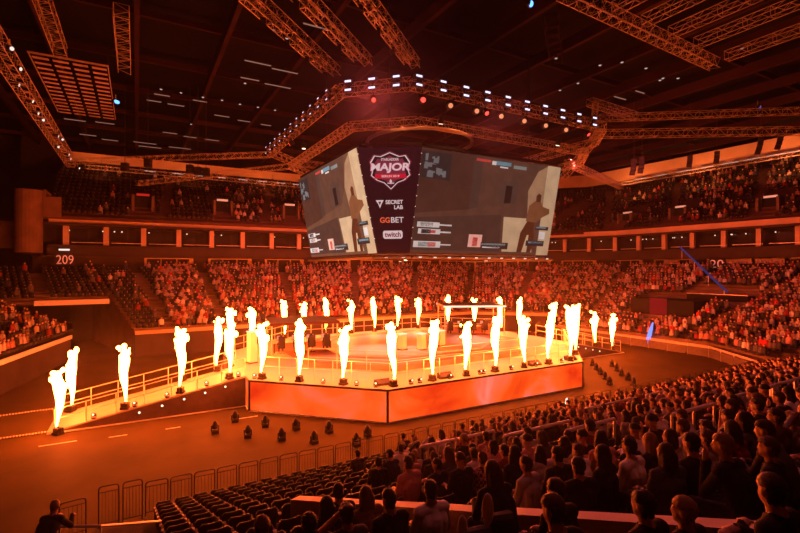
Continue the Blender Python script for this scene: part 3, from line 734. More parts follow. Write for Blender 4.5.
on_banner(poly_me([(-.24, .03), (.24, .03), (.2, -.03), (-.2, -.03)], 'emblem_bar', L_W), 'emblem_bar', tC+.118, .085)
on_banner(poly_me([(-.27, .27), (.27, .27), (.11, .02), (0, -.27), (-.11, .02)], 'sponsor_mark', L_W), 'sponsor_mark', .535, .06, -.78)
on_banner(poly_me([(-.10, .14), (.10, .14), (0, -.1)], 'sponsor_mark', L_K), 'sponsor_mark', .53, .07, -.78)
on_banner(text_mesh('SECRET', .26, 1.15, .03, 0, L_W), 'lettering', .515, .06, .18)
on_banner(text_mesh('LAB', .26, .58, .03, 0, L_W), 'lettering', .565, .06, .45)
on_banner(text_mesh('GG', .36, .66, .02, 0, L_O), 'lettering', .685, .06, -.49)
on_banner(text_mesh('BET', .36, .84, .012, 0, L_W), 'lettering', .685, .06, .34)
on_banner(poly_me([(-.66, .16), (-.58, .26), (.58, .26), (.66, .16), (.66, -.16), (.56, -.27), (-.56, -.27), (-.66, -.16)], 'sponsor_plate', L_W), 'sponsor_plate', .825, .055)
on_banner(text_mesh('twitch', .34, 1.1, .03, 0, L_D), 'lettering', .823, .07)
# edge lamps on both banner edges, rim and rim lamps below, hanging frame above
for Q, s in ((QC, .0), (QC, 1.0)):
    for k in range(9):
        p = at_quad(Q, s, .06+.1*k, .06); PC(MB().ball(p, .032, 6, 4).build('edge_lamp', M_TUBE))
rimpts = [(13.6, 41), (13.6, 27.5), (15.4, 25.7), (28.1, 25.7), (30.5, 28.2), (30.5, 40.2)]
PC(MB().path([(*p, ZB-.28) for p in rimpts], .16, 6).build('bottom_rim', M_DARKMET))
for x, y, a in along(rimpts, 1.15, .5):
    PC(MB().box((x, y-.12, ZB-.30), (.22, .12, .07), a).build('rim_lamp', M_TUBE))
PC(MB().path([(*p, ZT+.25) for p in [CT[0], CT[1], CT[2], CT[3], CT[4]]], .14, 4).build('top_frame', M_DARKMET))
for p in ((15, 28), (28, 28), (28, 40), (15, 40)):
    PC(MB().bar((*p, ZT), (*p, 26.4), .05, 5).build('hoist_cable', M_DARKMET))
# curved orange pipe above the banner
mb = MB(); ring = [(18.3+3.9*math.cos(a), 29.4+3.9*math.sin(a), 17.75) for a in [2*PI*i/36 for i in range(37)]]
mb.path(ring, .13, 6); rg = mb.build('hanging_ring', M_FASCIA); tag(rg, 'curved orange pipe ring above the sponsor banner', 'pipe ring')

# ================================================================== TRUSSES AND LAMPS
def truss(label, A, B, size=.5, bay=None, r=.024, m=M_TRUSS, group=None, name='lighting_truss', up=Vector((0, 0, 1))):
    A = Vector(A); B = Vector(B); d = (B-A); L = d.length; d.normalize(); s = d.cross(up).normalized()*size/2; u = s.cross(d).normalized()*size/2
    t = thing(name, label, 'truss', A, 0, group); Z = Vector((0, 0, 0)); E = B-A
    cs = [s+u, s-u, -s-u, -s+u]
    for c in cs: MB().bar(c, E+c, r, 4).build('chord', m, t)
    bay = bay or size; n = max(2, round(L/bay)); mb = MB()
    for i in range(n):
        a = d*(L*i/n); b = d*(L*(i+1)/n)
        for k in range(4):
            c1, c2 = cs[k], cs[(k+1) % 4]
            if i % 2: c1, c2 = c2, c1
            mb.bar(a+c1, b+c2, r*.62, 3, cap=False)
            if i % 2 == 0: mb.bar(a+c1, a+c2, r*.7, 3, cap=False)
    mb.build('lacing', m, t)
    return t
OR1 = [(11, 44.4), (11, 26.9), (14.3, 23.8), (31.6, 23.8), (34.9, 27.1), (34.9, 44.4), (31.6, 47.7), (14.3, 47.7)]
OR2 = [(12, 41.0), (12, 27.6), (15.2, 24.6), (30.6, 24.6), (33.4, 27.4), (33.4, 41), (30.6, 44), (15.0, 44)]
side = ['left long', 'slanted banner-side', 'front long', 'right slanted', 'right long', 'rear right slanted', 'rear long', 'rear left slanted']
Z1, Z2 = 19.5, 17.6
for i in range(8):
    a, b = OR1[i], OR1[(i+1) % 8]
    truss('upper ring truss over the screen cube, %s side' % side[i], (*a, Z1), (*b, Z1), .62, .5, group=None)
    a, b = OR2[i], OR2[(i+1) % 8]
    truss('lower ring truss close above the screen cube, %s side' % side[i], (*a, Z2), (*b, Z2), .5, .42)
# white strobe pairs on the upper ring
t = thing('strobe_lamp', 'x', 'stage lamp', (0, 0, -50))
MB().box((0, 0, .26), (.6, .22, .24)).box((0, 0, -.26), (.6, .22, .24)).box((0, .12, 0), (.08, .06, .8)).build('housing', M_DARKMET, t)
for z in (.26, -.26): MB().box((0, -.12, z), (.40, .03, .11)).build('lens', M_LAMPW, t)
STR = Kind(t)
def mid_along(a, b, n, s0=.5, sp=None):
    return [(a[0]+(b[0]-a[0])*(k+s0)/n, a[1]+(b[1]-a[1])*(k+s0)/n) for k in range(n)]
nput(STR, [((x, y-.42, Z1+.05), 0) for x, y in mid_along(OR1[2], OR1[3], 10, .1)], '%s pair of white strobe lamps on the front long ring truss, counted from the banner', 'strobe pairs on the front ring truss')
nput(STR, [((x-.3, y-.3, Z1+.05), -PI/4) for x, y in mid_along(OR1[1], OR1[2], 3, .45)], '%s pair of white strobe lamps on the slanted ring truss, counted from the left side', 'strobe pairs on the slanted ring truss')
t = thing('strip_lamp', 'x', 'stage lamp', (0, 0, -50))
MB().box((0, 0, 0), (.5, .2, .16)).build('housing', M_DARKMET, t); MB().box((0, -.11, 0), (.24, .03, .045)).build('lens', M_LAMPW, t)
STP = Kind(t)
for w_, dz_ in (('upper', .28), ('lower', -.28)):
    nput(STP, [((x-.42, y, Z1+dz_), -PI/2) for x, y in mid_along(OR1[0], OR1[1], 11, .3)], '%%s small white strip lamp from the rear, %s row on the left ring truss' % w_, 'strip lamps on the left ring truss, %s row' % w_)
# round lamps hanging under the front side of the upper ring
def round_lamp(lens):
    t = thing('round_spotlight', 'x', 'spotlight', (0, 0, -50))
    MB().bar((0, .22, .04), (0, -.20, -.04), .19, 12).build('lamp_body', M_BOX, t)
    MB().bar((0, -.20, -.04), (0, -.225, -.045), .15, 14).build('lens', lens, t)
    MB().bar((-.27, 0, 0), (-.27, 0, .38), .025, 4).bar((.27, 0, 0), (.27, 0, .38), .025, 4).bar((-.27, 0, .38), (.27, 0, .38), .025, 4).bar((0, 0, .38), (0, 0, .62), .03, 4).build('yoke', M_DARKMET, t)
    return Kind(t)
RL_O, RL_R = round_lamp(M_LENSO), round_lamp(M_LENSR)
RL_R.put((14.9, 23.6, Z1-.95), -.35, 'round lamp glowing bright red under the ring truss')
nput(RL_O, [((16.9+2.05*k, 23.6, Z1-.95), -.35) for k in range(6)], '%s round orange lamp from the bright red one, under the front ring truss', 'orange round lamps under the ring truss')
WLAB = {id(WASH): ('red audience wash lamp hanging on the ring truss', 'red wash lamps on the ring truss', M_LENSR), id(KEY): ('pale stage wash lamp hanging over the stage deck', 'stage wash lamps on the ring truss', M_LENS),
        id(UP): ('orange up-light on the catwalk before the bulkhead', 'up-lights before the bulkheads', M_LENSO)}
WLAB[id(FILL)] = ('dim red lamp hanging from the roof over the near stand', 'dim red lamps over the near stand', M_LENSO)
WLAB[id(ARC)] = ('small orange lamp lighting the curved pipe ring above the banner', 'lamps lighting the pipe ring', M_LENSO)
for LL in (WASH, KEY, UP, FILL, ARC):  # fixtures invented to carry the added lamps
  for p, e, aim in LL:
    t = thing('added_lamp', WLAB[id(LL)][0], 'stage lamp', (p[0], p[1], p[2]), 0, WLAB[id(LL)][1])
    d = (Vector(aim)-Vector(p)).normalized()
    MB().bar(-d*.62, -d*.22, .17, 10).build('lamp_body', M_BOX, t); MB().bar(-d*.22, -d*.20, .14, 10).build('lens', WLAB[id(LL)][2], t)
    MB().bar(-d*.4+Vector((0, 0, .1)), -d*.4+Vector((0, 0, .8)), .03, 4).build('clamp', M_DARKMET, t)
# trusses running out from the ring, ceiling trusses
truss('long truss running from the ring towards the left upper seats', (11.2, 45.5, Z1), (-6, 61.5, Z1+.6), .5)
truss('second truss running from the ring towards the left upper seats, lower', (13.6, 46.9, Z1-.6), (0, 62, Z1-1.2), .5)
truss('horizontal truss running from the ring towards the right upper seats', (33.4, 25.6, Z1+.15), (51.5, 14.8, Z1+.35), .6)
truss('second horizontal truss running right just above its twin', (33.0, 25.2, Z1+1.3), (51, 14.4, Z1+1.9), .5)
truss('thin truss rising from the right ring corner', (34.9, 27.3, Z1+.3), (34.2, 26.4, Z1+3.2), .4)
truss('truss descending behind the right ring corner', (33.6, 25.8, Z1), (34.9, 30.5, Z2-.6), .5)
truss('dark truss below the right ring corner, running to the far seats', (34.9, 30, 18.3), (60, 42, 20.0), .6)
tl = truss('long side truss full of lamps over the left end stand', (-6, 20, Z1), (-6, 60, Z1), .8, .7)
t = thing('clamp_lamp', 'x', 'spotlight', (0, 0, -50))
MB().bar((0, .18, 0), (0, -.16, -.1), .13, 8).build('lamp_body', M_BOX, t); MB().bar((0, -.16, -.1), (0, -.18, -.107), .10, 8).build('lens', M_TUBE, t)
MB().bar((0, 0, .05), (0, 0, .4), .03, 4).build('clamp', M_RAIL, t)
CL = Kind(t)
nput(CL, [((-5.7+random.uniform(-.5, .4), 58-2.6*k, Z1-.55+random.uniform(-.1, .5)), random.uniform(.6, 1.6)) for k in range(14)], '%s clamped lamp from the far end of the left side truss', 'clamped lamps on the left side truss')
for (p, m_, lab) in (((-6.4, 28.8, Z1-1.35), M_LENSR, 'short red glowing lamp below the left side truss'), ((-6.3, 29.2, Z1-1.7), M_BLUE, 'short blue glowing lamp below the left side truss'),
                     ((-6.3, 26.6, Z1-1.3), M_LENSO, 'short orange glowing lamp below the left side truss'), ((-1.6, 47.5, 23.0), M_BLUE, 'small blue lamp beside the slatted rack under the roof'),
                     ((20.4, 20.4, 24.3), M_BLUE, 'blue lamp alone under the roof beams'), ((52, 22, 24), mat('violet', (.02, .02, .05), emit=(.25, .2, .9), estr=.5), 'dim violet lamp under the right roof')):
    t = thing('colour_lamp', lab, 'stage lamp', p, .8)
    MB().bar((-.25, .05, 0), (.25, -.05, 0), .16, 9).build('lamp_body', M_BOX, t); MB().ball((.0, -.1, -.02), (.28, .16, .15), 10, 6).build('lens', m_, t)
    MB().bar((0, 0, .1), (0, 0, .6), .03, 4).build('clamp', M_RAIL, t)
truss('ceiling truss above the slatted rack', (-4.6, 27, 23.5), (-4.6, 39.8, 23.5), .75, .6)
truss('short ceiling truss between the slatted rack and the ring', (-.75, 29.5, 22.5), (-.75, 37.9, 22.5), .75, .7)
for k, (a, b, w) in enumerate((((3.0, 21.7), (12, 30), 'first'), ((4.6, 20.0), (13.2, 27.5), 'middle'), ((7.6, 18.9), (16.1, 26.3), 'third'))):
    truss('%s of three slanting ceiling trusses above the banner, counted from the rack' % w, (*a, 22.0), (*b, 22.0), .55, .5)
    d = Vector((b[0]-a[0], b[1]-a[1])).normalized()
    for q in range(4):      # short hanging ladders below each truss
        t0 = 3.5+q*2.3; c = Vector((b[0]-d.x*t0, b[1]-d.y*t0))
        truss('%s short hanging truss piece from the ring, below the %s slanting ceiling truss' % (ORD[q], w), (c.x, c.y, 21.45), (c.x+d.x*1.7, c.y+d.y*1.7, 21.45), .4, .4, .03, group='hanging pieces below the %s slanting truss' % w)
truss('long ceiling truss over the near stand with cross trusses', (20, 17.6, 23.5), (37.1, 18.4, 23.5), .7, .5)
for k, x in enumerate((24.2, 27, 29.8, 32.7, 36.6)):
    truss('%s cross truss from the ring, joined to the long ceiling truss over the near stand' % ORD[k], (x, 17.4, 23.6), (x+.4, 6, 23.8), .6, .7, group='cross trusses over the near stand')
truss('dim far ceiling truss behind the ring', (38, 30, 24.5), (46, 30.5, 24.5), .7, .6)
truss('dim ceiling truss ahead of the long near truss', (24, 22, 25), (29, 26, 25), .9, .6, m=M_BEAM)
# slatted rack under the roof: four columns of ten slats
rk = thing('slatted_rack', 'rack of four columns of slats hung under the roof', 'rack', (-4.4, 50, 24))
slat = MB().box((0, 0, 0), (.95, .62, .08), M=Matrix.Rotation(.22, 3, 'X')).mesh('slat', mat('rack_slat', (.55, .45, .42), .5))
for c in range(4):
    for r in range(14):
        o = link('slat', slat, rk); o.location = (-1.8+1.22*c, -7+1.06*r, 0)
for x in (-2.45, 2.45): MB().bar((x, -7.6, .1), (x, 7.2, .1), .05, 4).build('side_rail', M_TRUSS, rk)
MB().bar((-2.5, -7.6, .1), (2.5, -7.6, .1), .08, 4).build('end_rail', M_TRUSS, rk)
for x in (-2.4, 2.4):
    for y in (-6, 6): MB().bar((x, y, .1), (x, y, 2.4), .04, 4).build('hanger', M_BEAM, rk)
# tube lights and round lamps in the roof
def tube(loc, L, rz, m, lab, grp):
    t = thing('roof_tube_light', lab, 'ceiling light', loc, rz, grp)
    MB().box((0, 0, .06), (L+.1, .16, .08)).build('fitting', M_BEAM, t); MB().bar((-L/2, 0, 0), (L/2, 0, 0), .055, 6).build('tube', m, t)
H0 = 25.2
def roof_at(px, py, z=H0):
    Z = (z-EYE.z)*FPX/(HORIZON-py); X = (px-400)*Z/FPX; return (CH*Z+SH*X, SH*Z-CH*X, z)
TL = [(154, 101, 13), (176, 105, 15), (162, 95, 14), (200, 101, 13), (222, 116, 14), (244, 121, 12), (266, 125, 10), (170, 133, 13), (190, 137, 12), (212, 140, 13), (75, 120, 18), (105, 123, 16),
      (88, 135, 14), (110, 140, 14), (145, 143, 20), (180, 148, 20), (150, 147, 20), (258, 63, 26), (285, 71, 26), (250, 79, 18), (278, 86, 26), (318, 27, 30), (620, 98, 18), (640, 92, 14)]
for px, py, w in TL:
    Z = (H0-EYE.z)*FPX/(HORIZON-py)
    tube(roof_at(px, py), w*Z/FPX, 0, M_TUBED, 'thin roof tube light between the slatted rack and the ring', 'roof tube lights')
t = thing('roof_lamp', 'x', 'ceiling light', (0, 0, -50))
MB().lathe([(.12, .18), (.16, 0), (.15, -.02)], 10).build('housing', M_BEAM, t); MB().ball((0, 0, -.03), (.12, .12, .05), 10, 5).build('lens', emit_mat('roof_lamp_lens', (1.0, .7, .62), .55), t)
RFL = Kind(t)
for px, py in ((161, 89), (181, 92.5), (203, 97), (222, 100), (240, 104), (258, 107), (275, 110), (191, 124), (245, 83), (274, 30), (287, 38), (556, 58), (600, 65), (622, 62), (646, 68), (660, 80), (678, 78), (742, 48), (663, 78), (578, 83), (560, 90)):
    RFL.put(roof_at(px, py), 0, 'small round roof lamp with a pale lens among the beams', 'round roof lamps')
# white lights along the lower edge of both bulkheads
for px in (150, 178, 199, 221, 243, 262, 281, 297):
    t_ = (px-400)/FPX; xy = (CH+SH*t_)/(SH-CH*t_); y = 75.2; x = y*xy
    tube((x, y, 22.3), 1.4, 0, M_TUBE, 'white tube light under the orange bulkhead of the far upper tier', 'tube lights under the far bulkhead')
for px in (640, 660, 684, 706, 730, 752, 776, 797):
    t_ = (px-400)/FPX; yx = (SH-CH*t_)/(CH+SH*t_); x = 74.6; y = x*yx
    tube((x, y, 23.7), 2.2, PI/2, M_TUBE, 'white tube light under the orange bulkhead of the right upper tier', 'tube lights under the right bulkhead')
truss('catwalk truss under the far bulkhead', (-6, 74.6, 22.0), (48, 74.6, 22.0), .5, .9)
truss('catwalk truss under the right bulkhead', (74.2, 52, 23.3), (74.2, 8, 23.3), .5, .9)
# loudspeaker clusters hanging dark against the right bulkhead
for QI, (px, py, n) in enumerate(((634, 166, 4), (642, 164, 4), (717, 158, 3), (761, 141, 5), (781, 136, 5), (690, 162, 3))):
    Z = 50.; X = (px-400)*Z/FPX; z = EYE.z+(HORIZON-py)*Z/FPX
    s = thing('line_array', 'black loudspeaker array of %s boxes before the orange right bulkhead' % ('three', 'four', 'five')[n-3], 'loudspeaker', (CH*Z+SH*X, SH*Z-CH*X, z), .5, 'loudspeaker arrays before the right bulkhead')
    for q in range(n): MB().box((0, .06*q*q*.3, .5-.42*q), (.55, .5, .38), M=Matrix.Rotation(.06*q, 3, 'X')).build('cabinet', M_BOX, s)
    MB().bar((0, 0, .6), (0, 0, 26.4-z), .04, 4).build('hoist_chain', M_DARKMET, s)
for px, py in ((190, 170), (198, 172), (206, 173), (125, 168), (148, 164)):
    Z = 46.; X = (px-400)*Z/FPX; z = EYE.z+(HORIZON-py)*Z/FPX
    s = thing('line_array', '%s small dark loudspeaker hanging before the far orange bulkhead, counted from the screen cube' % ORD[4-((190, 198, 206, 125, 148).index(px)+2) % 5], 'loudspeaker', (CH*Z+SH*X, SH*Z-CH*X, z), -.5, 'loudspeakers before the far bulkhead')
    for q in range(2): MB().box((0, 0, .3-.42*q), (.6, .5, .38)).build('cabinet', M_BOX, s)
    MB().bar((0, 0, .4), (0, 0, 26.4-z), .03, 4).build('hoist_chain', M_DARKMET, s)

# ================================================================== SIGNS, STAIR PORTALS, RAILS
def wall_text(txt, loc, h, w, rz, m, label):
    t = thing('section_sign', label, 'sign', loc, rz)
    me = text_mesh(txt, h, w, .0, 0, m, 'numeral'); o = link('numeral', me, t); o.rotation_euler = (PI/2, 0, 0); o.location = (0, -.06, 0)
    MB().box((0, 0, 0), (w+.3, .06, h+.3)).build('plate', M_BAND, t)
M_NUM = mat('sign_paint', (.8, .62, .52), .5, emit=(1, .55, .4), estr=.16)
wall_text('209', (-7.05, 64.2, 9.45), 1.0, 1.6, -.05, M_NUM, 'section number sign reading 209 above the half-empty seats')
MB().box((-7.1, 64.0, 10.55), (1.0, .12, .2)).build('sign_lamp', M_TUBE)
tag(bpy.data.objects['sign_lamp'], 'small lit strip directly over the section number 209', 'sign lamp')
def on_x(px, x): t = (px-400)/FPX; return x*(SH-CH*t)/(CH+SH*t)
def on_y(px, y): t = (px-400)/FPX; return y*(CH+SH*t)/(SH-CH*t)
wall_text('20', (66.3, on_x(717, 66.3), 9.05), 1.05, 1.6, -PI/2, M_NUM, 'section number sign reading 20 over the packed end stand')
# portals: black blocks stand in for the shade inside openings, with a lit header
def portal(loc, w, h, d, rz, header, label, group=None):
    p = thing('stair_portal', label, 'doorway', loc, rz, group)
    MB().box((0, d/2-.3, h/2), (w, d, h)).build('shade_block', M_BLACK, p)
    for sx in (-1, 1): MB().box((sx*(w/2+.15), 0, h/2-.1), (.3, d, h+.2)).build('side_wall', M_CONC, p)
    MB().box((0, -.38, h+.16), (w*.75, .3, .24)).build('header', header, p)
M_HEADW = mat('header_lit', (.7, .6, .5), .5, emit=(1, .7, .5), estr=.3)
for px, hd, lab in ((143, M_SIGNR, 'dark stair portal with a glowing red header in the far upper tier'), (222, M_HEADW, 'dark stair portal with a pale lit header in the far upper tier, beside sparse spectators'), (289, M_HEADW, 'dark stair portal with a pale header next to the screen cube, far upper tier')):
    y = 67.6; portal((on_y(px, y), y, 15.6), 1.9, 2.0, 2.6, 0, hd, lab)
for px in (577, 629, 682, 772):
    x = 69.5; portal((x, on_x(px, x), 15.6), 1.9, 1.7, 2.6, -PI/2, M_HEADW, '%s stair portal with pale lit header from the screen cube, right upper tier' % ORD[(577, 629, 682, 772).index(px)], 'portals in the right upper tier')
for k, (x, y, w) in enumerate(BOARDS): struct(MB().box((x-.3, y, 9.35), (.1, w, .6)).build('trim_%d' % (10+k), M_FASCIA))
# big dark vomitory with the red screen in the end stand
v = thing('stair_portal', 'wide dark stair opening with a red screen in the packed end stand', 'doorway', (53.2, on_x(660, 53.2), 0), -PI/2)
MB().box((0, 1.9, 3.0), (7.5, 3.6, 3.6)).build('shade_block', M_BLACK, v)  # solid black block as the shade of the opening
MB().box((-.2, -.05, 4.0), (2.0, .12, 1.9)).build('red_screen', emit_mat('dark_red_screen', (.22, .006, .006), 1.0), v)
MB().box((0, -.3, 1.9), (5.2, .1, .8)).build('white_panel', M_FASCIA, v)
v2 = thing('stair_portal', 'long dark stair opening below the blue lit rail in the end stand', 'doorway', (57.5, on_x(716, 57.5), 4.0), -PI/2)
MB().box((0, 1.5, .7), (6.5, 3, 1.4)).build('shade_block', M_BLACK, v2)  # black block in place of a shaded recess
MB().bar((-3.2, -.05, 1.5), (3.2, -.05, 1.5), .05, 5).build('hand_rail', M_RAIL, v2)
# glowing blue bar standing in for a spotlight beam, then the floor beam lamp
y0, y1 = on_x(680, 65.0), on_x(727, 58.0)
s = thing('blue_beam_bar', 'blue lit stair rail slanting down through the end stand', 'light rail', (65.0, y0, 10.0))
A = Vector((65.0, y0, EYE.z+(HORIZON-247)*(65*CH+y0*SH)/FPX)); B = Vector((58.0, y1, EYE.z+(HORIZON-292)*(58*CH+y1*SH)/FPX))
s.location = A
MB().bar((0, 0, 0), B-A, .12, 6).build('beam_bar', M_BLUED, s)
for t_ in (.05, .35, .65, .95):
    q = (B-A)*t_; MB().bar(q, q-Vector((0, 0, 1.4)), .04, 4).build('rail_post', M_RAIL, s)  # made-up posts under the beam bar
fp = on_height(650, 347, .005)
s = thing('blue_beam_lamp', 'lamp throwing a small blue plume of light on the floor before the end stand', 'stage lamp', fp)
MB().box((0, 0, .1), (.5, .4, .2)).lathe([(.14, .2), (.18, .42)], 8).build('lamp_body', M_BOX, s)
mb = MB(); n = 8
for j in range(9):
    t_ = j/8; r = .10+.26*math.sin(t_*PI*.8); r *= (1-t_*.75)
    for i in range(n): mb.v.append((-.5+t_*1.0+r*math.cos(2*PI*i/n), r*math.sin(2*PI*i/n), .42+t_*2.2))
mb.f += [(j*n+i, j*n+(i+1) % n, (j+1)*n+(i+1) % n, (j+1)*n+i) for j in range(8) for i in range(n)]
mb.build('plume', emit_mat('blue_plume', (.18, .30, 1.0), 1.3), s, True)  # glowing shell shaped as the lamp's beam in smoke

# sloping parapet along the aisle below the camera
pw = MB(); A = Vector((2.75, 9.1, 3.92)); B = Vector((5.05, 1.93, 6.18)); C = Vector((5.7, -.2, 6.75))
for a, b in ((A, B), (B, C)):
    d = (b-a); nn = Vector((-d.y, d.x, 0)).normalized()*.11
    lo = lambda p: Vector((p.x, p.y, p.z-1.3))
    pw.add([a+nn, a-nn, b-nn, b+nn, lo(a+nn), lo(a-nn), lo(b-nn), lo(b+nn)], [(0, 3, 2, 1), (4, 5, 6, 7), (0, 1, 5, 4), (1, 2, 6, 5), (2, 3, 7, 6), (3, 0, 4, 7)])
struct(pw.build('wall_aisle', M_WALL))
def near_solve(px, py, above):
    """point at a height above the near terrace seen at a photo pixel"""
    t = (px-400)/FPX; q = (py-HORIZON)/FPX; yz = SH-CH*t; k = NEAR_RISE/NEAR_TREAD
    # EYE.z - q Z = NEAR_Z0 + k (NEAR_Y - yz Z) + above
    Z = (EYE.z-NEAR_Z0-above-k*NEAR_Y)/(q-k*yz)
    return Vector(((CH+SH*t)*Z, yz*Z, EYE.z-q*Z))
# handrails over the stair openings in the near stand
HR = [((420, 447), 1.2), ((457, 439), 1.4), ((504, 436), 2.4), ((566, 431), 1.7), ((672, 415), 1.7), ((732, 397), 2.2), ((771, 386), 3.0), ((738, 379), 3.2), ((646, 395), 3.0), ((585, 409), 3.0)]
HRP = []
for HI, ((px, py), L) in enumerate(HR):
    p = near_solve(px, py, 1.05)
    if p.x < 0 or p.y > 17.3: p = Vector((on_y(px, 16.6), 16.6, near_tread(16.6)+1.0))
    s = thing('stair_handrail', 'pale tubular handrail among the near crowd, about the %s row up' % ORD[max(0, int((NEAR_Y-p.y)/NEAR_TREAD))], 'handrail', (p.x, p.y, near_tread(p.y)), 0, 'handrails among the near crowd')
    h = p.z-near_tread(p.y); HRP.append((p.x, p.x+L, p.y))
    MB().bar((0, 0, h), (L, 0, h), .045, 6).build('top_rail', M_RAIL, s)
    MB().bar((0, 0, h*.5), (L, 0, h*.5), .03, 5).build('middle_rail', M_RAIL, s)
    for x in (0, L/2, L): MB().bar((x, 0, -.3), (x, 0, h), .035, 5).build('rail_post', M_RAIL, s)

# ================================================================== PEOPLE
def rot_pts(p, yaw, pitch, c):
    R = Matrix.Rotation(yaw, 3, 'Z') @ Matrix.Rotation(pitch, 3, 'X'); return c+R @ (Vector(p)-c)
def make_pose(lean, yaw, arms, pitch=0., stand_up=False, slouch=0.):
    """capsules (a, b, ra, rb, tag) of one continuous body; faces +y, stands on z = 0"""
    caps = []; V = Vector
    if stand_up:
        hip = V((0, 0, .95)); kn = [V((-.10, .02, .50)), V((.11, .04, .50))]; an = [V((-.11, -.03, .09)), V((.12, .0, .09))]
        up = 1.42-slouch*.3
    else:
        hip = V((0, -.02, .55)); kn = [V((-.13, .43, .54)), V((.14, .42, .53))]; an = [V((-.13, .40, .10)), V((.16, .44, .10))]
        up = 1.05-slouch
    hy = hip.y; nb = V((0, hy+lean, up)); ch = V((0, hy+lean*.62-.02, hip.z+(up-hip.z)*.62)); wa = V((0, hy+lean*.25-.02, hip.z+(up-hip.z)*.28))
    caps += [(hip+V((-.07, 0, 0)), hip+V((.07, 0, 0)), .135, .135, 'trousers'), (hip, wa, .14, .135, 'shirt'), (wa, ch, .135, .14, 'shirt'), (ch, nb+V((0, 0, -.05)), .14, .09, 'shirt')]
    for sg in (-1, 1):      # smooth flanks and back from hip to shoulder
        caps += [(hip+V((sg*.065, 0, .03)), wa+V((sg*.065, 0, 0)), .115, .112, 'shirt'), (wa+V((sg*.065, 0, 0)), ch+V((sg*.09, 0, 0)), .112, .118, 'shirt'), (ch+V((sg*.09, 0, 0)), nb+V((sg*.11, -.005, -.09)), .118, .088, 'shirt')]
    sh = [nb+V((-.175, -.01, -.06)), nb+V((.175, -.01, -.06))]
    caps += [(nb+V((0, -.01, -.03)), s_, .075, .075, 'shirt') for s_ in sh]
    hc = nb+V((0, .035+lean*.12, .182)); caps.append((nb+V((0, -.01, -.04)), hc+V((0, -.015, -.06)), .070, .062, 'skin'))
    for i in (0, 1):
        caps += [(hip+V((-.09 if i == 0 else .09, .02, 0)), kn[i], .10, .068, 'trousers'), (kn[i], an[i], .066, .042, 'trousers'),
                 (an[i]+V((0, -.03, -.03)), an[i]+V((0, .17, -.045)), .048, .04, 'shoe')]
        sg = -1 if i == 0 else 1; mode = arms[i]
        if mode == 'lap': el = sh[i]+V((sg*.07, .05-lean*.2, -.27)); wr = V((sg*.11, hy+.33, hip.z+.13)); fd = V((-sg*.3, 1, -.25))
        elif mode == 'knee': el = V((sg*.19, hy+.30, hip.z+.16)); wr = V((sg*.05, hy+.50, hip.z+.22)); fd = V((-sg*.9, .5, -.2))
        elif mode == 'chin': el = V((sg*.15, hy+.32, hip.z+.15)); wr = hc+V((sg*.06, .14, -.19)); fd = V((-sg*.3, .1, 1))
        elif mode == 'phone': el = sh[i]+V((sg*.05, .18, -.18)); wr = sh[i]+V((-sg*.05, .36, .02)); fd = V((-sg*.1, .3, 1))
        elif mode == 'up': el = sh[i]+V((sg*.16, .05, .10)); wr = hc+V((sg*.10, -.06, .06)); fd = V((-sg*1, -.1, .4))
        elif mode == 'rail': el = sh[i]+V((sg*.10, .16, -.22)); wr = V((sg*.16, hy+lean+.36, 1.20)); fd = V((-sg*.2, 1, -.4))
        else: el = sh[i]+V((sg*.10, .02, -.27)); wr = V((-sg*.06, hy+lean+.26, hip.z+.30)); fd = V((-sg*1, .1, 0))          # folded
        caps += [(sh[i], el, .062, .048, 'sleeve'), (el, wr, .046, .032, 'forearm')]
        fd.normalize(); ax = fd.cross(V((0, 0, 1)) if abs(fd.z) < .8 else V((0, 1, 0))).normalized(); pm = wr+fd*.075
        caps += [(wr, pm, .032, .036, 'hand'), (wr+ax*.018, pm+ax*.022, .024, .022, 'hand'), (wr-ax*.018, pm-ax*.022, .024, .022, 'hand')]
        dn = fd.cross(ax).normalized()
        if dn.z > 0: dn = -dn
        for q, ln in zip((-1.5, -.5, .5, 1.5), (.058, .072, .078, .066)):
            b0 = pm+ax*.021*q+fd*.01; b1 = b0+fd*ln*.55+ax*.004*q; b2 = b1+(fd*.7+dn*.7)*ln*.5
            caps += [(b0, b1, .0105, .010, 'hand'), (b1, b2, .010, .0085, 'hand')]
        th = wr+fd*.03+ax*sg*.03; caps += [(th, th+fd*.045+ax*sg*.03, .0125, .010, 'hand')]
    R = Matrix.Rotation(yaw, 3, 'Z') @ Matrix.Rotation(pitch, 3, 'X')
    return dict(caps=caps, hc=hc, R=R, nb=nb)
def capsule(mb, a, b, ra, rb):
    mb.ball(a, ra, 10, 6); mb.ball(b, rb, 10, 6)
    if (Vector(b)-Vector(a)).length > 1e-4: mb.bar(a, b, ra*.99, 10, rb*.99)
def head_parts(mb, hc, R):
    E = lambda p: hc+R @ Vector(p)
    mb.ball(E((0, -.012, .022)), (.076, .096, .098), 16, 10, R)         # cranium
    mb.ball(E((0, .020, -.042)), (.064, .070, .082), 14, 8, R)          # face and jaw
    mb.ball(E((0, .060, -.100)), (.030, .028, .022), 8, 6, R)           # chin
    mb.bar(E((0, .082, .012)), E((0, .100, -.030)), .010, 6, .016); mb.ball(E((0, .096, -.032)), (.017, .015, .012), 8, 5, R)   # nose
    mb.ball(E((0, .078, -.066)), (.026, .014, .009), 8, 5, R); mb.ball(E((0, .076, -.080)), (.022, .014, .009), 8, 5, R)         # lips
    mb.bar(E((-.05, .072, .026)), E((.05, .072, .026)), .013, 6)        # brow
    for s in (-1, 1): mb.ball(E((s*.079, -.012, -.012)), (.012, .026, .036), 8, 6, R)     # ears
    for s in (-1, 1): mb.ball(E((s*.030, .076, .006)), (.013, .010, .010), 8, 5, R)
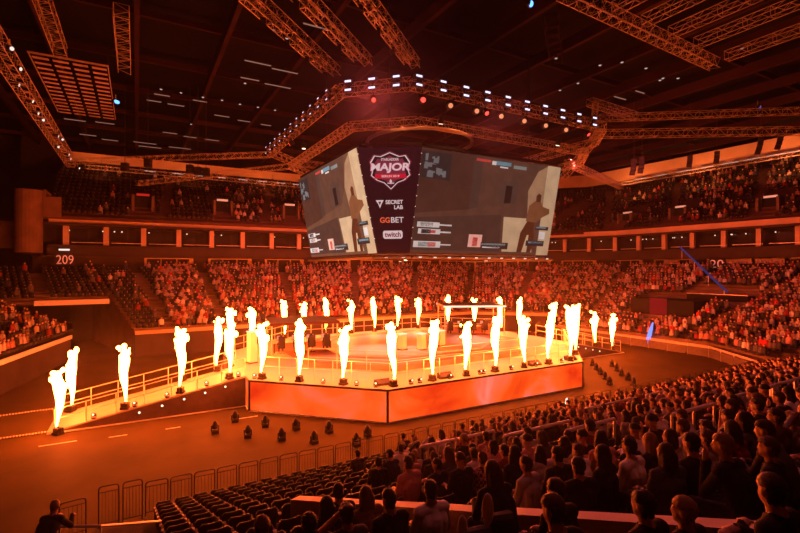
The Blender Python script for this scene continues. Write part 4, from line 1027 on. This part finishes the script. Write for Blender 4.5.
def remeshed(mb, voxel, iters=3):
    me = mb.mesh('tmp', None); o = link('tmp', me)
    r = o.modifiers.new('r', 'REMESH'); r.mode = 'VOXEL'; r.voxel_size = voxel
    if iters: sm = o.modifiers.new('s', 'SMOOTH'); sm.factor = .5; sm.iterations = iters
    out = bpy.data.meshes.new_from_object(o.evaluated_get(bpy.context.evaluated_depsgraph_get()))
    bpy.data.objects.remove(o); bpy.data.meshes.remove(me); return out
def decimated(me, ratio):
    o = link('tmp', me); d = o.modifiers.new('d', 'DECIMATE'); d.ratio = ratio
    out = bpy.data.meshes.new_from_object(o.evaluated_get(bpy.context.evaluated_depsgraph_get()))
    bpy.data.objects.remove(o); return out
def arrays(me):
    co = np.empty(len(me.vertices)*3, np.float32); me.vertices.foreach_get('co', co); co = co.reshape(-1, 3)
    nr = np.empty(len(me.vertices)*3, np.float32); me.vertices.foreach_get('normal', nr); nr = nr.reshape(-1, 3)
    me.calc_loop_triangles(); tr = np.empty(len(me.loop_triangles)*3, np.int32); me.loop_triangles.foreach_get('vertices', tr)
    return co, nr, tr.reshape(-1, 3)
def mesh_np(name, co, tri, m, smooth=True, col=None):
    me = bpy.data.meshes.new(name); me.vertices.add(len(co)); me.vertices.foreach_set('co', np.ascontiguousarray(co, np.float32).ravel())
    n = len(tri); me.loops.add(n*3); me.loops.foreach_set('vertex_index', np.ascontiguousarray(tri, np.int32).ravel())
    me.polygons.add(n); me.polygons.foreach_set('loop_start', np.arange(0, n*3, 3, dtype=np.int32))
    if col is not None:
        a = me.color_attributes.new('Col', 'FLOAT_COLOR', 'POINT'); a.data.foreach_set('color', np.ascontiguousarray(col, np.float32).ravel())
    me.update(calc_edges=True); me.validate()
    if m is not None: me.materials.append(m)
    if smooth: me.shade_smooth()
    return me
def sub_mesh(name, co, tri, keep, m):
    t = tri[keep]; u, inv = np.unique(t, return_inverse=True); return mesh_np(name, co[u], inv.reshape(-1, 3), m)
M_SKIN = obj_color_mat('skin', .55, .12, 14); M_CLOTH = obj_color_mat('clothing', .9, .15, 7); M_HAIR = obj_color_mat('hair', .6, .5, 60); M_CHECK = obj_color_mat('checked_cloth', .9, pattern='check')
M_JEAN = mat('dark_jeans', (.03, .03, .04), .9, var=.3, vscale=10)
def build_pose(spec):
    pz = make_pose(*spec); mb = MB()
    for a, b, ra, rb, tg in pz['caps']: capsule(mb, a, b, ra, rb)
    head_parts(mb, pz['hc'], pz['R'])
    me = decimated(remeshed(mb, .0115, 5), .30); co, nr, tri = arrays(me)
    fc = co[tri].mean(1); best = np.full(len(fc), 9.); tagi = np.zeros(len(fc), np.int32); tags = ['skin', 'shirt', 'sleeve', 'forearm', 'hand', 'trousers', 'shoe']
    for a, b, ra, rb, tg in pz['caps']:
        a = np.array(a); b = np.array(b); d = b-a; L = max(1e-9, d @ d); h = np.clip(((fc-a) @ d)/L, 0, 1)
        dist = np.linalg.norm(fc-a-h[:, None]*d, axis=1)-(ra+(rb-ra)*h); k = dist < best; best[k] = dist[k]; tagi[k] = tags.index(tg)
    loc = (fc-np.array(pz['hc'])) @ np.array(pz['R']); head = (np.abs(loc[:, 0]) < .1) & (np.abs(loc[:, 1]) < .13) & (loc[:, 2] > -.125) & (loc[:, 2] < .16)
    tagi[head] = 0
    out = {'body': mesh_np('body', co, tri, M_SKIN)}
    wob = 1+.15*np.sin(co[:, 2]*55+co[:, 0]*23)*np.sin(co[:, 1]*31)
    sleeve = (tagi == 1) | (tagi == 2); longs = sleeve | (tagi == 3)
    cl = co+nr*(.012*wob[:, None])
    for nm_, kp in (('shirt_short', sleeve), ('shirt_long', longs)): out[nm_] = sub_mesh('shirt', cl, tri, kp, M_CLOTH)
    out['shirt_check'] = sub_mesh('shirt', cl, tri, longs, M_CHECK)
    out['trousers'] = sub_mesh('trousers', co+nr*.010, tri, (tagi == 5), M_JEAN)
    x, y, z = loc[:, 0], loc[:, 1], loc[:, 2]
    line = np.where(y > .02, .045, np.where(y > -.03, .045-.10*(.02-y)/.05, -.085)); hairk = head & (z > line)
    ear = (np.abs(x) > .068) & (z < .03) & (y > -.045); hairk &= ~ear
    hn = .014+.007*np.sin(co[:, 0]*140)*np.sin(co[:, 1]*120+co[:, 2]*90)
    out['hair_short'] = sub_mesh('hair', co+nr*hn[:, None], tri, hairk, M_HAIR)
    R, hc = pz['R'], pz['hc']; E = lambda p: hc+R @ Vector(p)
    h = MB(); h.ball(E((0, -.028, .030)), (.092, .102, .108), 14, 9, R)
    for xx in (-.06, -.03, 0, .03, .06): capsule(h, E((xx, -.075, -.02)), E((xx*1.3, -.085, -.22+abs(xx)*.6)), .05, .036)
    for s in (-1, 1): capsule(h, E((s*.078, -.01, .0)), E((s*.085, -.02, -.16)), .026, .022)
    lh = decimated(remeshed(h, .016, 3), .5); a = arrays(lh); out['hair_long'] = mesh_np('hair', a[0], a[2], M_HAIR)
    h = MB(); h.ball(E((0, -.02, .045)), (.089, .108, .095), 14, 9, R)
    capA = decimated(remeshed(h, .016, 1), .5); a = arrays(capA); lc = (a[0]-np.array(hc)) @ np.array(R); kp = (lc[a[2]][:, :, 2].mean(1) > .028)
    h2 = MB(); h2.ball(E((0, .105, .040)), (.062, .06, .010), 10, 5, R); b = (np.array(h2.v), None)
    cm = sub_mesh('cap', a[0], a[2], kp, M_HAIR); out['cap'] = cm
    out['lod'] = (co, nr, tri, tagi, hairk)
    return out
POSES = [((.03, 0, ('lap', 'lap')), 'sitting upright'), ((.20, .1, ('knee', 'knee'), -.1), 'leaning forward'), ((-.06, .35, ('lap', 'fold')), 'turned aside'),
         ((.05, -.45, ('fold', 'fold')), 'arms folded'), ((.16, .25, ('chin', 'lap')), 'chin on hand'), ((.0, .0, ('phone', 'lap'), -.12), 'phone raised'), ((.02, -.15, ('up', 'lap')), 'hand behind head')]
PO = [build_pose(p[0]) for p in POSES]
PSTAND = build_pose((.30, .25, ('rail', 'rail'), -.15, True, .2))

COLS = [('black', (.014, .013, .014)), ('dark grey', (.05, .048, .05)), ('light grey', (.32, .30, .30)), ('white', (.62, .60, .58)), ('dark red', (.16, .016, .014)), ('navy', (.018, .022, .05)),
        ('brown', (.10, .055, .03)), ('dusty pink', (.42, .20, .19)), ('olive', (.07, .07, .03)), ('mauve', (.25, .14, .2))]
CW = [26, 16, 13, 9, 11, 10, 6, 5, 4, 3]
HAIRC = [('black', (.012, .009, .008)), ('dark brown', (.035, .018, .010)), ('brown', (.08, .04, .02)), ('fair', (.25, .14, .07))]
HW = [8, 9, 5, 3]
HSTY = [('hair_short', 'short %s hair'), ('hair_long', 'long %s hair'), ('cap', '%s cap')]
SKINS = [(.42, .24, .17), (.48, .29, .21), (.36, .19, .12), (.5, .32, .25)]
def person(loc, rz, pose, garment, gcol, hs, hcol, label, group, skin=None, P_=None, scale=1.):
    S = P_ or PO[pose]; o = link('person', S['body']); o.location = loc; o.rotation_euler.z = rz; o.scale = (scale,)*3
    o.color = (*(skin or random.choice(SKINS)), 1); tag(o, label, 'person', group)
    c = link('shirt', S[garment], o); c.color = (*gcol, 1)
    link('trousers', S['trousers'], o)
    if hs: h = link('cap' if hs == 'cap' else 'hair', S[hs], o); h.color = (*hcol, 1)
    return o
GN = {'shirt_short': 't-shirt', 'shirt_long': 'pullover', 'shirt_check': 'checked shirt'}
def row_y(k): return NEAR_Y-NEAR_TREAD*k
def row_z(k): return NEAR_Z0+NEAR_RISE*k
TAKEN = []
# ---- spectators on the near side of the sloping parapet and other recognisable ones
CD = {n: c for n, c in COLS}; HD = {n: c for n, c in HAIRC}
FG = [  # x, row, pose, garment, colour, hair style, hair colour, label, dz
    (1.18, 14, 1, 'shirt_long', 'black', 'hair_short', 'brown', 'person with brown hair at the empty end of the row below the parapet', 0),
    (1.68, 14, 0, 'shirt_long', 'black', 'hair_short', 'black', 'person in black with black hair at the lower end of the sloping parapet', 0),
    (2.13, 14, 6, 'shirt_short', 'dark grey', 'hair_short', 'dark brown', 'person with one hand behind the head beside the sloping parapet', 0),
    (2.20, 13, 0, 'shirt_long', 'black', 'hair_long', 'black', 'person with bushy black hair near the lower parapet end', 0),
    (2.78, 13, 0, 'shirt_long', 'brown', 'hair_long', 'brown', 'person with long brown hair sitting by the sloping parapet', 0),
    (2.70, 14, 0, 'shirt_long', 'black', 'hair_short', 'dark brown', 'broad person in black sitting between the long-haired one and a white shirt', .03),
    (3.30, 14, 0, 'shirt_short', 'white', 'hair_short', 'dark brown', 'person in a white t-shirt leaning on the sloping parapet', 0),
    (2.72, 12, 3, 'shirt_long', 'black', 'hair_short', 'black', 'person in black, head barely showing at the parapet foot', 0),
    (3.76, 15, 1, 'shirt_long', 'black', 'hair_long', 'brown', 'person in a dark hooded jacket behind a raised white shoe', .1),
    (3.72, 16, 0, 'shirt_long', 'black', 'hair_short', 'dark brown', 'person in a black jacket before the bright parapet top', 0),
    (2.95, 17, 1, 'shirt_long', 'black', 'hair_short', 'brown', 'person with rim-lit brown hair bending low before the parapet', 0),
    (3.86, 17, 0, 'shirt_long', 'black', 'hair_short', 'dark brown', 'person with dark hair before the upper parapet beside a fair-haired one', -.10),
    (4.30, 17, 2, 'shirt_long', 'black', 'hair_short', 'fair', 'fair-haired person turned aside before the upper parapet', -.22),
    (4.15, 18, 3, 'shirt_long', 'black', 'hair_short', 'dark brown', 'person in black at the top end of the sloping parapet', 0),
]
for x, k, po, g, c, hs, hc_, lab, dz in FG:
    person((x, row_y(k)-.5, row_z(k)+dz), random.uniform(-.15, .15), po, g, CD[c], hs, HD[hc_], lab, None); TAKEN.append((x, k))
# shoes resting on the parapet
for k, (px, py) in enumerate(((462, 525), (487, 509))):
    Zs = 4.6; X = (px-400)*Zs/FPX; zz = EYE.z-(py-HORIZON)*Zs/FPX
    s = thing('shoe', ('smaller ' if k == 0 else 'larger ')+'white sneaker sole raised over the parapet top', 'shoe', (CH*Zs+SH*X, SH*Zs-CH*X, zz-.12), -.5)
    sc2 = .8 if k == 0 else 1.
    MB().ball((0, 0, .13*sc2), (.055*sc2, .035, .155*sc2), 12, 8).build('upper', M_BLACK, s, True)
    MB().ball((0, -.03, .13*sc2), (.060*sc2, .020, .165*sc2), 12, 8).build('sole', mat('shoe_sole', (.6, .55, .52), .6), s, True)
    MB().bar((.0, .03, .0), (.35, .55, -.25), .05, 8, .07).build('trouser_leg', M_JEAN, s)
# person leaning on the barrier by the aisle
person((-1.6, 11.25, row_z(7)-.05), -.5, 0, 'shirt_long', CD['black'], 'hair_short', HD['fair'], 'person in dark clothes leaning with both arms on a stair rail by the aisle', None, P_=PSTAND, scale=.95)

s = thing('aisle_handrail', 'short handrail on which a dark-clothed person leans', 'handrail', (-1.1, 11.75, row_z(6)), -.5)
MB().bar((-.5, 0, 1.12), (.5, 0, 1.12), .03, 6).build('top_rail', M_RAIL, s)
for x in (-.5, .5): MB().bar((x, 0, 0), (x, 0, 1.12), .025, 5).build('rail_post', M_RAIL, s)
MB().bar((.5, 0, 1.12), (.95, 1.6, .35), .03, 6).build('sloping_rail', M_RAIL, s)
# ---- every seat of the near stand
def hidden_by_wall(x, y):     # parapet footprint
    t = (9.1-y)/(9.1-1.93); xw = 2.75+(5.05-2.75)*t; return xw
near_seats, near_people = [], []
for k in range(23):
    A, B, z = near_rows[k]; y = row_y(k)-.5
    xs_ = np.arange(.75, xe(y)-1.5, .54)
    for x in xs_:
        if -1.2 < x-16.0 < 0 or -1.2 < x-31.0 < 0: continue
        if y < 9.4 and abs(x-hidden_by_wall(min(y, 9.1), min(y, 9.1)) ) < .6 and y > -.5: continue
        p = to_px((x, y, row_z(k)+1.2))
        if p[2] < 1.2 or not (-60 < p[0] < 860 and 200 < p[1] < 640): continue
        if any(abs(x-a) < .45 and k == b for a, b in TAKEN): 
            near_seats.append((x, y, k, p, True)); continue
        beyond = (y > 9.1) or x > hidden_by_wall(y, y)
        px = p[0]
        pr = 0 if px < 345 else .18 if px < 400 else .55 if px < 450 else .85 if px < 500 else .95
        if k < 2: pr *= .08 if px < 640 else .4
        elif k < 4: pr *= .35 if px < 520 else .7
        if any(a0-.3 < x < a1+.2 and -1.5 < y-b0 < .25 for a0, a1, b0 in HRP): pr = 0
        if not beyond: pr = 0
        if math.hypot(x, y) < 2.6: pr = 0
        occ = random.random() < pr
        near_seats.append((x, y, k, p, occ))
        if occ: near_people.append((x, y, k, p))
near_people.sort(key=lambda q: q[3][2])
N_IND = 300-len(FG)-1-9
LEFT = near_people[N_IND:]
SPEC = {0: ('shirt_check', 'white', 'hair_short', 'dark brown')}
# a few known neighbours: checked shirt, white and pink tops
def nearest_to(px, py):
    return min(range(min(N_IND, len(near_people))), key=lambda i: (near_people[i][3][0]-px)**2+(near_people[i][3][1]-py)**2)
FIX = {}
for (px, py, g, c, hs, hc_) in ((484, 473, 'shirt_check', 'dusty pink', 'hair_short', 'brown'), (420, 474, 'shirt_short', 'dusty pink', 'hair_short', 'dark brown'), (536, 460, 'shirt_long', 'light grey', 'hair_short', 'dark brown'),
                                (557, 458, 'shirt_long', 'black', 'hair_short', 'black'), (575, 452, 'shirt_short', 'white', 'hair_short', 'brown'), (625, 455, 'shirt_long', 'white', 'hair_short', 'black'), (604, 463, 'shirt_short', 'black', 'hair_long', 'black'),
                                (655, 472, 'shirt_long', 'dark grey', 'hair_long', 'dark brown'), (707, 428, 'shirt_short', 'dark grey', 'hair_short', 'dark brown'), (705, 470, 'shirt_long', 'black', 'hair_short', 'black'), (775, 445, 'shirt_long', 'black', 'hair_short', 'brown')):
    FIX[nearest_to(px, py)] = (g, c, hs, hc_)
for i, (x, y, k, p) in enumerate(near_people[:N_IND]):
    po = random.choices(range(7), [10, 6, 5, 5, 4, 1, 1])[0]
    if i in FIX: g, cn, hs, hn = FIX[i]; po = 0; cc = CD[cn]
    else:
        g = random.choices(['shirt_short', 'shirt_long', 'shirt_check'], [5, 6, .4])[0]
        cn, cc = random.choices(COLS, CW)[0]; hs, _ = random.choices(HSTY, [12, 4, 2])[0]; hn, _ = random.choices(HAIRC, HW)[0]
    hp = dict(HSTY)[hs] % hn
    lab = 'person in %s %s, %s, %s, %s row up' % (cn, GN[g], hp, POSES[po][1], ORD[k])
    sc3 = random.uniform(.93, 1.05)
    person((x+random.uniform(-.04, .04), y+random.uniform(-.04, .06), row_z(k)), random.uniform(-.25, .25)+(.12 if x > 14 else 0), po, g, cc, hs, HD[hn], lab, 'spectators in the near stand', scale=sc3)

# ---- empty seats of the near stand: the 300 nearest as things
t = thing('folding_seat', 'x', 'seat', (0, 0, -50))
def curved_back():
    mb = MB(); n = 6; vs = []
    for zz, yy, hw in ((.42, -.20, .20), (.60, -.235, .225), (.80, -.27, .225), (.865, -.275, .17)):
        for i in range(n+1):
            a = (i/n-.5)*2; vs.append((hw*a, yy+.035*a*a, zz))
    m = len(vs); vs += [(x, y-.03, z) for x, y, z in vs]; w = n+1; fs = []
    for j in range(3):
        for i in range(n):
            a = j*w+i; fs.append((a, a+1, a+w+1, a+w)); fs.append((m+a, m+a+w, m+a+w+1, m+a+1))
    top = 3*w
    for i in range(n): fs.append((top+i, top+i+1, m+top+i+1, m+top+i)); fs.append((i, m+i, m+i+1, i+1))
    for j in range(3): a = j*w; fs.append((a, a+w, m+a+w, m+a)); a += n; fs.append((a, m+a, m+a+w, a+w))
    return mb.add(vs, fs)
curved_back().build('seat_back', M_SEAT, t, True)
MB().box((0, -.14, .56), (.40, .06, .36), M=Matrix.Rotation(-.10, 3, 'X')).build('seat_pan', M_SEAT, t)
MB().box((-.25, -.12, .30), (.035, .10, .60)).box((-.25, -.06, .62), (.045, .32, .035)).box((-.25, -.12, .02), (.06, .3, .04)).build('arm_stand', M_DARKMET, t)
MB().box((-.25, -.17, .65), (.06, .09, .02)).build('number_plate', mat('plate_alu', (.6, .56, .52), .35, .3), t)
SEAT = Kind(t)
empt = sorted([s for s in near_seats if not s[4]], key=lambda s: s[3][2] if 60 < s[3][0] < 820 and s[3][1] < 600 else 999)
for x, y, k, p, occ in empt[:300]:
    SEAT.put((x, y, row_z(k)+.002), random.uniform(-.03, .03), 'empty black folding seat, %s place from the gate aisle, %s row behind the barriers' % (ORD[min(78, int((x-.75)/.54+.5))], ORD[k]), 'empty seats in the %s row behind the barriers' % ORD[k])

# ================================================================== DISTANT SEATS AND CROWD (past the first 300 of each kind)
def lod_person(i, ratio):
    S = PO[i]; co, nr, tri, tagi, hk = S['lod']
    vt = np.zeros(len(co), np.int32)           # 0 skin 1 shirt 2 trousers 3 hair
    for f in range(len(tri)):
        tg = tagi[f]; vt[tri[f]] = 1 if tg in (1, 2, 3) else 2 if tg in (5, 6) else vt[tri[f]]
    vt[np.unique(tri[hk])] = 3
    off = np.where(vt == 3, .016, np.where(vt == 1, .012, 0)); c2 = co+nr*off[:, None]
    colr = np.eye(4, dtype=np.float32)[vt]; colr[:, 3] = 1.; 
    enc = np.zeros((len(co), 4), np.float32); enc[:, 0] = vt; enc[:, 3] = 1
    me = mesh_np('tmp', c2, tri, None, col=enc); d = decimated(me, ratio); a = arrays(d)
    ca = d.color_attributes['Col']; cl = np.empty(len(d.vertices)*4, np.float32); ca.data.foreach_get('color', cl)
    return a[0], a[2], np.clip(np.rint(cl.reshape(-1, 4)[:, 0]), 0, 3).astype(np.int32)
def low_person():
    mb = MB(); mb.add([(-.20, -.10, .45), (.20, -.10, .45), (.18, .14, .45), (-.18, .14, .45), (-.23, -.09, 1.0), (.23, -.09, 1.0), (.20, .08, 1.02), (-.20, .08, 1.02), (-.08, -.03, 1.11), (.08, -.03, 1.11), (.07, .04, 1.11), (-.07, .04, 1.11)],
                       [(0, 1, 5, 4), (1, 2, 6, 5), (2, 3, 7, 6), (3, 0, 4, 7), (4, 5, 9, 8), (5, 6, 10, 9), (6, 7, 11, 10), (7, 4, 8, 11)])
    n0 = len(mb.v); mb.box((0, .30, .52), (.36, .45, .16)); n1 = len(mb.v)
    mb.ball((0, .02, 1.24), (.085, .10, .125), 6, 4)
    vt = np.ones(len(mb.v), np.int32); vt[n0:n1] = 2; vt[n1:] = 0
    for i in range(n1, len(mb.v)):
        if mb.v[i][2] > 1.27 or mb.v[i][1] < -.03: vt[i] = 3
    bm = bmesh.new(); me = mb.mesh('tmp', None); bm.from_mesh(me); bmesh.ops.triangulate(bm, faces=bm.faces); bm.to_mesh(me); bm.free(); a = arrays(me)
    return a[0], a[2], vt
def low_seat():
    mb = MB().box((0, -.24, .64), (.44, .05, .44)).box((0, -.13, .58), (.40, .06, .36)); n0 = len(mb.v)
    mb.box((-.25, .05, .64), (.06, .03, .06)); vt = np.zeros(len(mb.v), np.int32); vt[n0:] = 1
    me = mb.mesh('tmp', None); a = arrays(me); return a[0], a[2], vt
def scatter(name, templates, inst, m):
    """inst: (template, x, y, z, rz, scale, palette[4x3])"""
    cos, tris, cols, off = [], [], [], 0
    for ti, x, y, z, r, s, pal in inst:
        co, tr, vt = templates[ti]; c, si = math.cos(r)*s, math.sin(r)*s
        q = np.empty_like(co); q[:, 0] = co[:, 0]*c-co[:, 1]*si+x; q[:, 1] = co[:, 0]*si+co[:, 1]*c+y; q[:, 2] = co[:, 2]*s+z
        cos.append(q); tris.append(tr+off); off += len(co); cl = np.ones((len(co), 4), np.float32); cl[:, :3] = np.asarray(pal, np.float32)[vt]; cols.append(cl)
    return link(name, mesh_np(name, np.concatenate(cos), np.concatenate(tris), m, smooth=False, col=np.concatenate(cols)))
M_ATTR = attr_mat('crowd_cloth'); M_SATTR = attr_mat('seat_shell', .45)
TP = [lod_person(i, .13) for i in (0, 1, 2, 3, 4)]+[low_person()]
FARCOLS = [((.03, .028, .03), 26), ((.10, .09, .09), 20), ((.35, .30, .28), 14), ((.6, .55, .5), 5), ((.22, .03, .03), 9), ((.04, .045, .08), 8), ((.20, .11, .07), 10), ((.42, .2, .17), 8), ((.5, .03, .03), 1.5)]
def pal(far=True):
    c = random.choices([f[0] for f in FARCOLS], [f[1] for f in FARCOLS])[0] if far else random.choices(COLS, CW)[0][1]
    return [random.choice(SKINS), c, (.04, .035, .045), random.choices(HAIRC, HW)[0][1]]
inst = []
for x, y, k, p in LEFT:
    inst.append((random.randrange(5), x+random.uniform(-.04, .04), y, row_z(k), random.uniform(-.25, .25), random.uniform(.93, 1.05), pal(False)))
seats = []; SP = [(.022, .02, .022), (.6, .55, .5)]; SPU = [(.028, .017, .017), (.30, .22, .20)]
TS = [low_seat()]
taken = set((s[0], s[2]) for s in empt[:300])
for s in near_seats:
    if (s[0], s[2]) not in taken and not s[4]: seats.append((0, s[0], s[1], row_z(s[2]), 0, 1, SP))
def fill(rows, pitch, aisles, occupancy, skip=None, sp=SP, aw=.6):
    n = len(rows)
    for i, (A, B, z) in enumerate(rows):
        spots = row_spots(A, B, z, pitch); tot = spots[-1][4] if spots else 1
        for (x, y, zz, r, s, seg) in spots:
            f = s/tot
            if any(abs(f-a)*tot < aw for a in aisles): continue
            if skip and skip(x, y, zz, i): continue
            p = to_px((x, y, zz+1))
            if not (-40 < p[0] < 840): continue
            if random.random() < occupancy(p[0], i/n, x, y):
                inst.append((5, x, y, zz, r+random.uniform(-.3, .3), random.uniform(.98, 1.14), pal()))
            else: seats.append((0, x, y, zz, r, 1, sp))
fill(far_rows, .49, (.055, .155, .30, .45, .60, .76, .90), lambda px, f, x, y: .12 if x < 1.9 else .93)
fill(tun_rows, .55, (.42,), lambda px, f, x, y: .7 if px > 88 and f > .3 else .05)
fill(left_rows, .55, (.5,), lambda px, f, x, y: .65 if f < .35 else .12)
vx = on_x(660, 53.2); v2y = on_x(716, 57.5)
fill(right_rows, .49, (.16, .42, .62, .84), lambda px, f, x, y: .93,
     lambda x, y, z, i: (51.5 < x < 57.5 and abs(y-vx) < 4.2) or (56 < x < 60.5 and abs(y-v2y) < 3.6))
def up_far(px, f, x, y): return .02 if px < 140 else .06 if px < 225 else .45 if f < .6 else .3
pf = [on_y(px, 67.6) for px in (143, 222, 289)]; pr_ = [on_x(px, 69.5) for px in (577, 629, 682, 772)]
fill(upfar_rows, .55, (.16, .33, .49, .66, .82), up_far, lambda x, y, z, i: y < 71.2 and any(abs(x-a) < 1.5 for a in pf), SPU)
fill(upright_rows, .55, (.13, .30, .47, .64, .82), lambda px, f, x, y: .12 if px < 640 else .4 if px > 690 else .22, lambda x, y, z, i: x < 73 and any(abs(y-a) < 1.5 for a in pr_), SPU)
tag(scatter('crowd', TP, inst, M_ATTR), 'packed crowd of distant spectators filling the far, end and upper stands', 'crowd', kind='stuff')
tag(scatter('stand_seating', TS, seats, M_SATTR), 'rows of empty dark folding seats in the distant stands', 'seating', kind='stuff')
print('people', len(near_people), 'crowd', len(inst), 'seats', len(seats), 'empty', len(empt))

# ---- broadcast camera among the front rows
cp = near_solve(566, 409, 1.6)
cp = Vector((on_y(566, 16.3), 16.3, near_tread(16.3)))
t = thing('broadcast_camera', 'large broadcast camera on a tripod with lit white panels by the front rows', 'camera', (cp.x, cp.y, cp.z+.08), .4); t.scale = (.62,)*3
for q in range(3): MB().bar((0, 0, 1.25), (.45*math.cos(q*2.1), .45*math.sin(q*2.1), -.2), .03, 6, .02).build('leg', M_DARKMET, t)
MB().box((0, .1, 1.5), (.28, .62, .32)).build('camera_body', M_BOX, t); MB().bar((0, .4, 1.5), (0, .85, 1.5), .13, 10).build('lens', M_BOX, t)
MB().box((-.3, -.1, 1.78), (.34, .05, .22)).build('lit_panel', emit_mat('panel_glow', (1, .85, .75), 1.3), t); MB().box((.3, .05, 1.82), (.40, .05, .26)).build('lit_panel', MATS['panel_glow'], t)
# white seat covers in the end stand
for k, (px, py, w) in enumerate(((745, 320, 1.2), (754.5, 322.5, .5), (760, 322.5, .5), (765, 322.5, .6))):
    x = 52.5; y = on_x(px, x); z = EYE.z-(py-HORIZON)*(x*CH+y*SH)/FPX
    s = thing('seat_cover', 'white cloth cover draped over a seat back in the end stand', 'seat cover', (x, y, z), -PI/2, 'white seat covers in the end stand')
    MB().box((0, 0, 0), (w, .08, .62)).box((0, .06, .28), (w, .16, .06)).build('cloth', M_WHITE, s)

# ---- players sitting at the booth desks
for n_, c_, r_, lab in ((4, (10.9, 34.2), PI-.15, 'player in a black pullover on the %s chair under the square booth roof'), (5, (27.8, 35.3), PI-.42, 'player in a dark pullover on the %s chair under the glowing roof edge')):
    for k in range(n_):
        q = Matrix.Rotation(r_, 3, 'Z') @ Vector((-n_*.55+.55+1.1*k, .72, 0))
        person((c_[0]+q.x, c_[1]+q.y, SZ+.37), r_+PI, k % 3, 'shirt_long', CD['black' if n_ == 4 else 'dark red'], 'hair_short', HD['black'], lab % ORD[k], None)
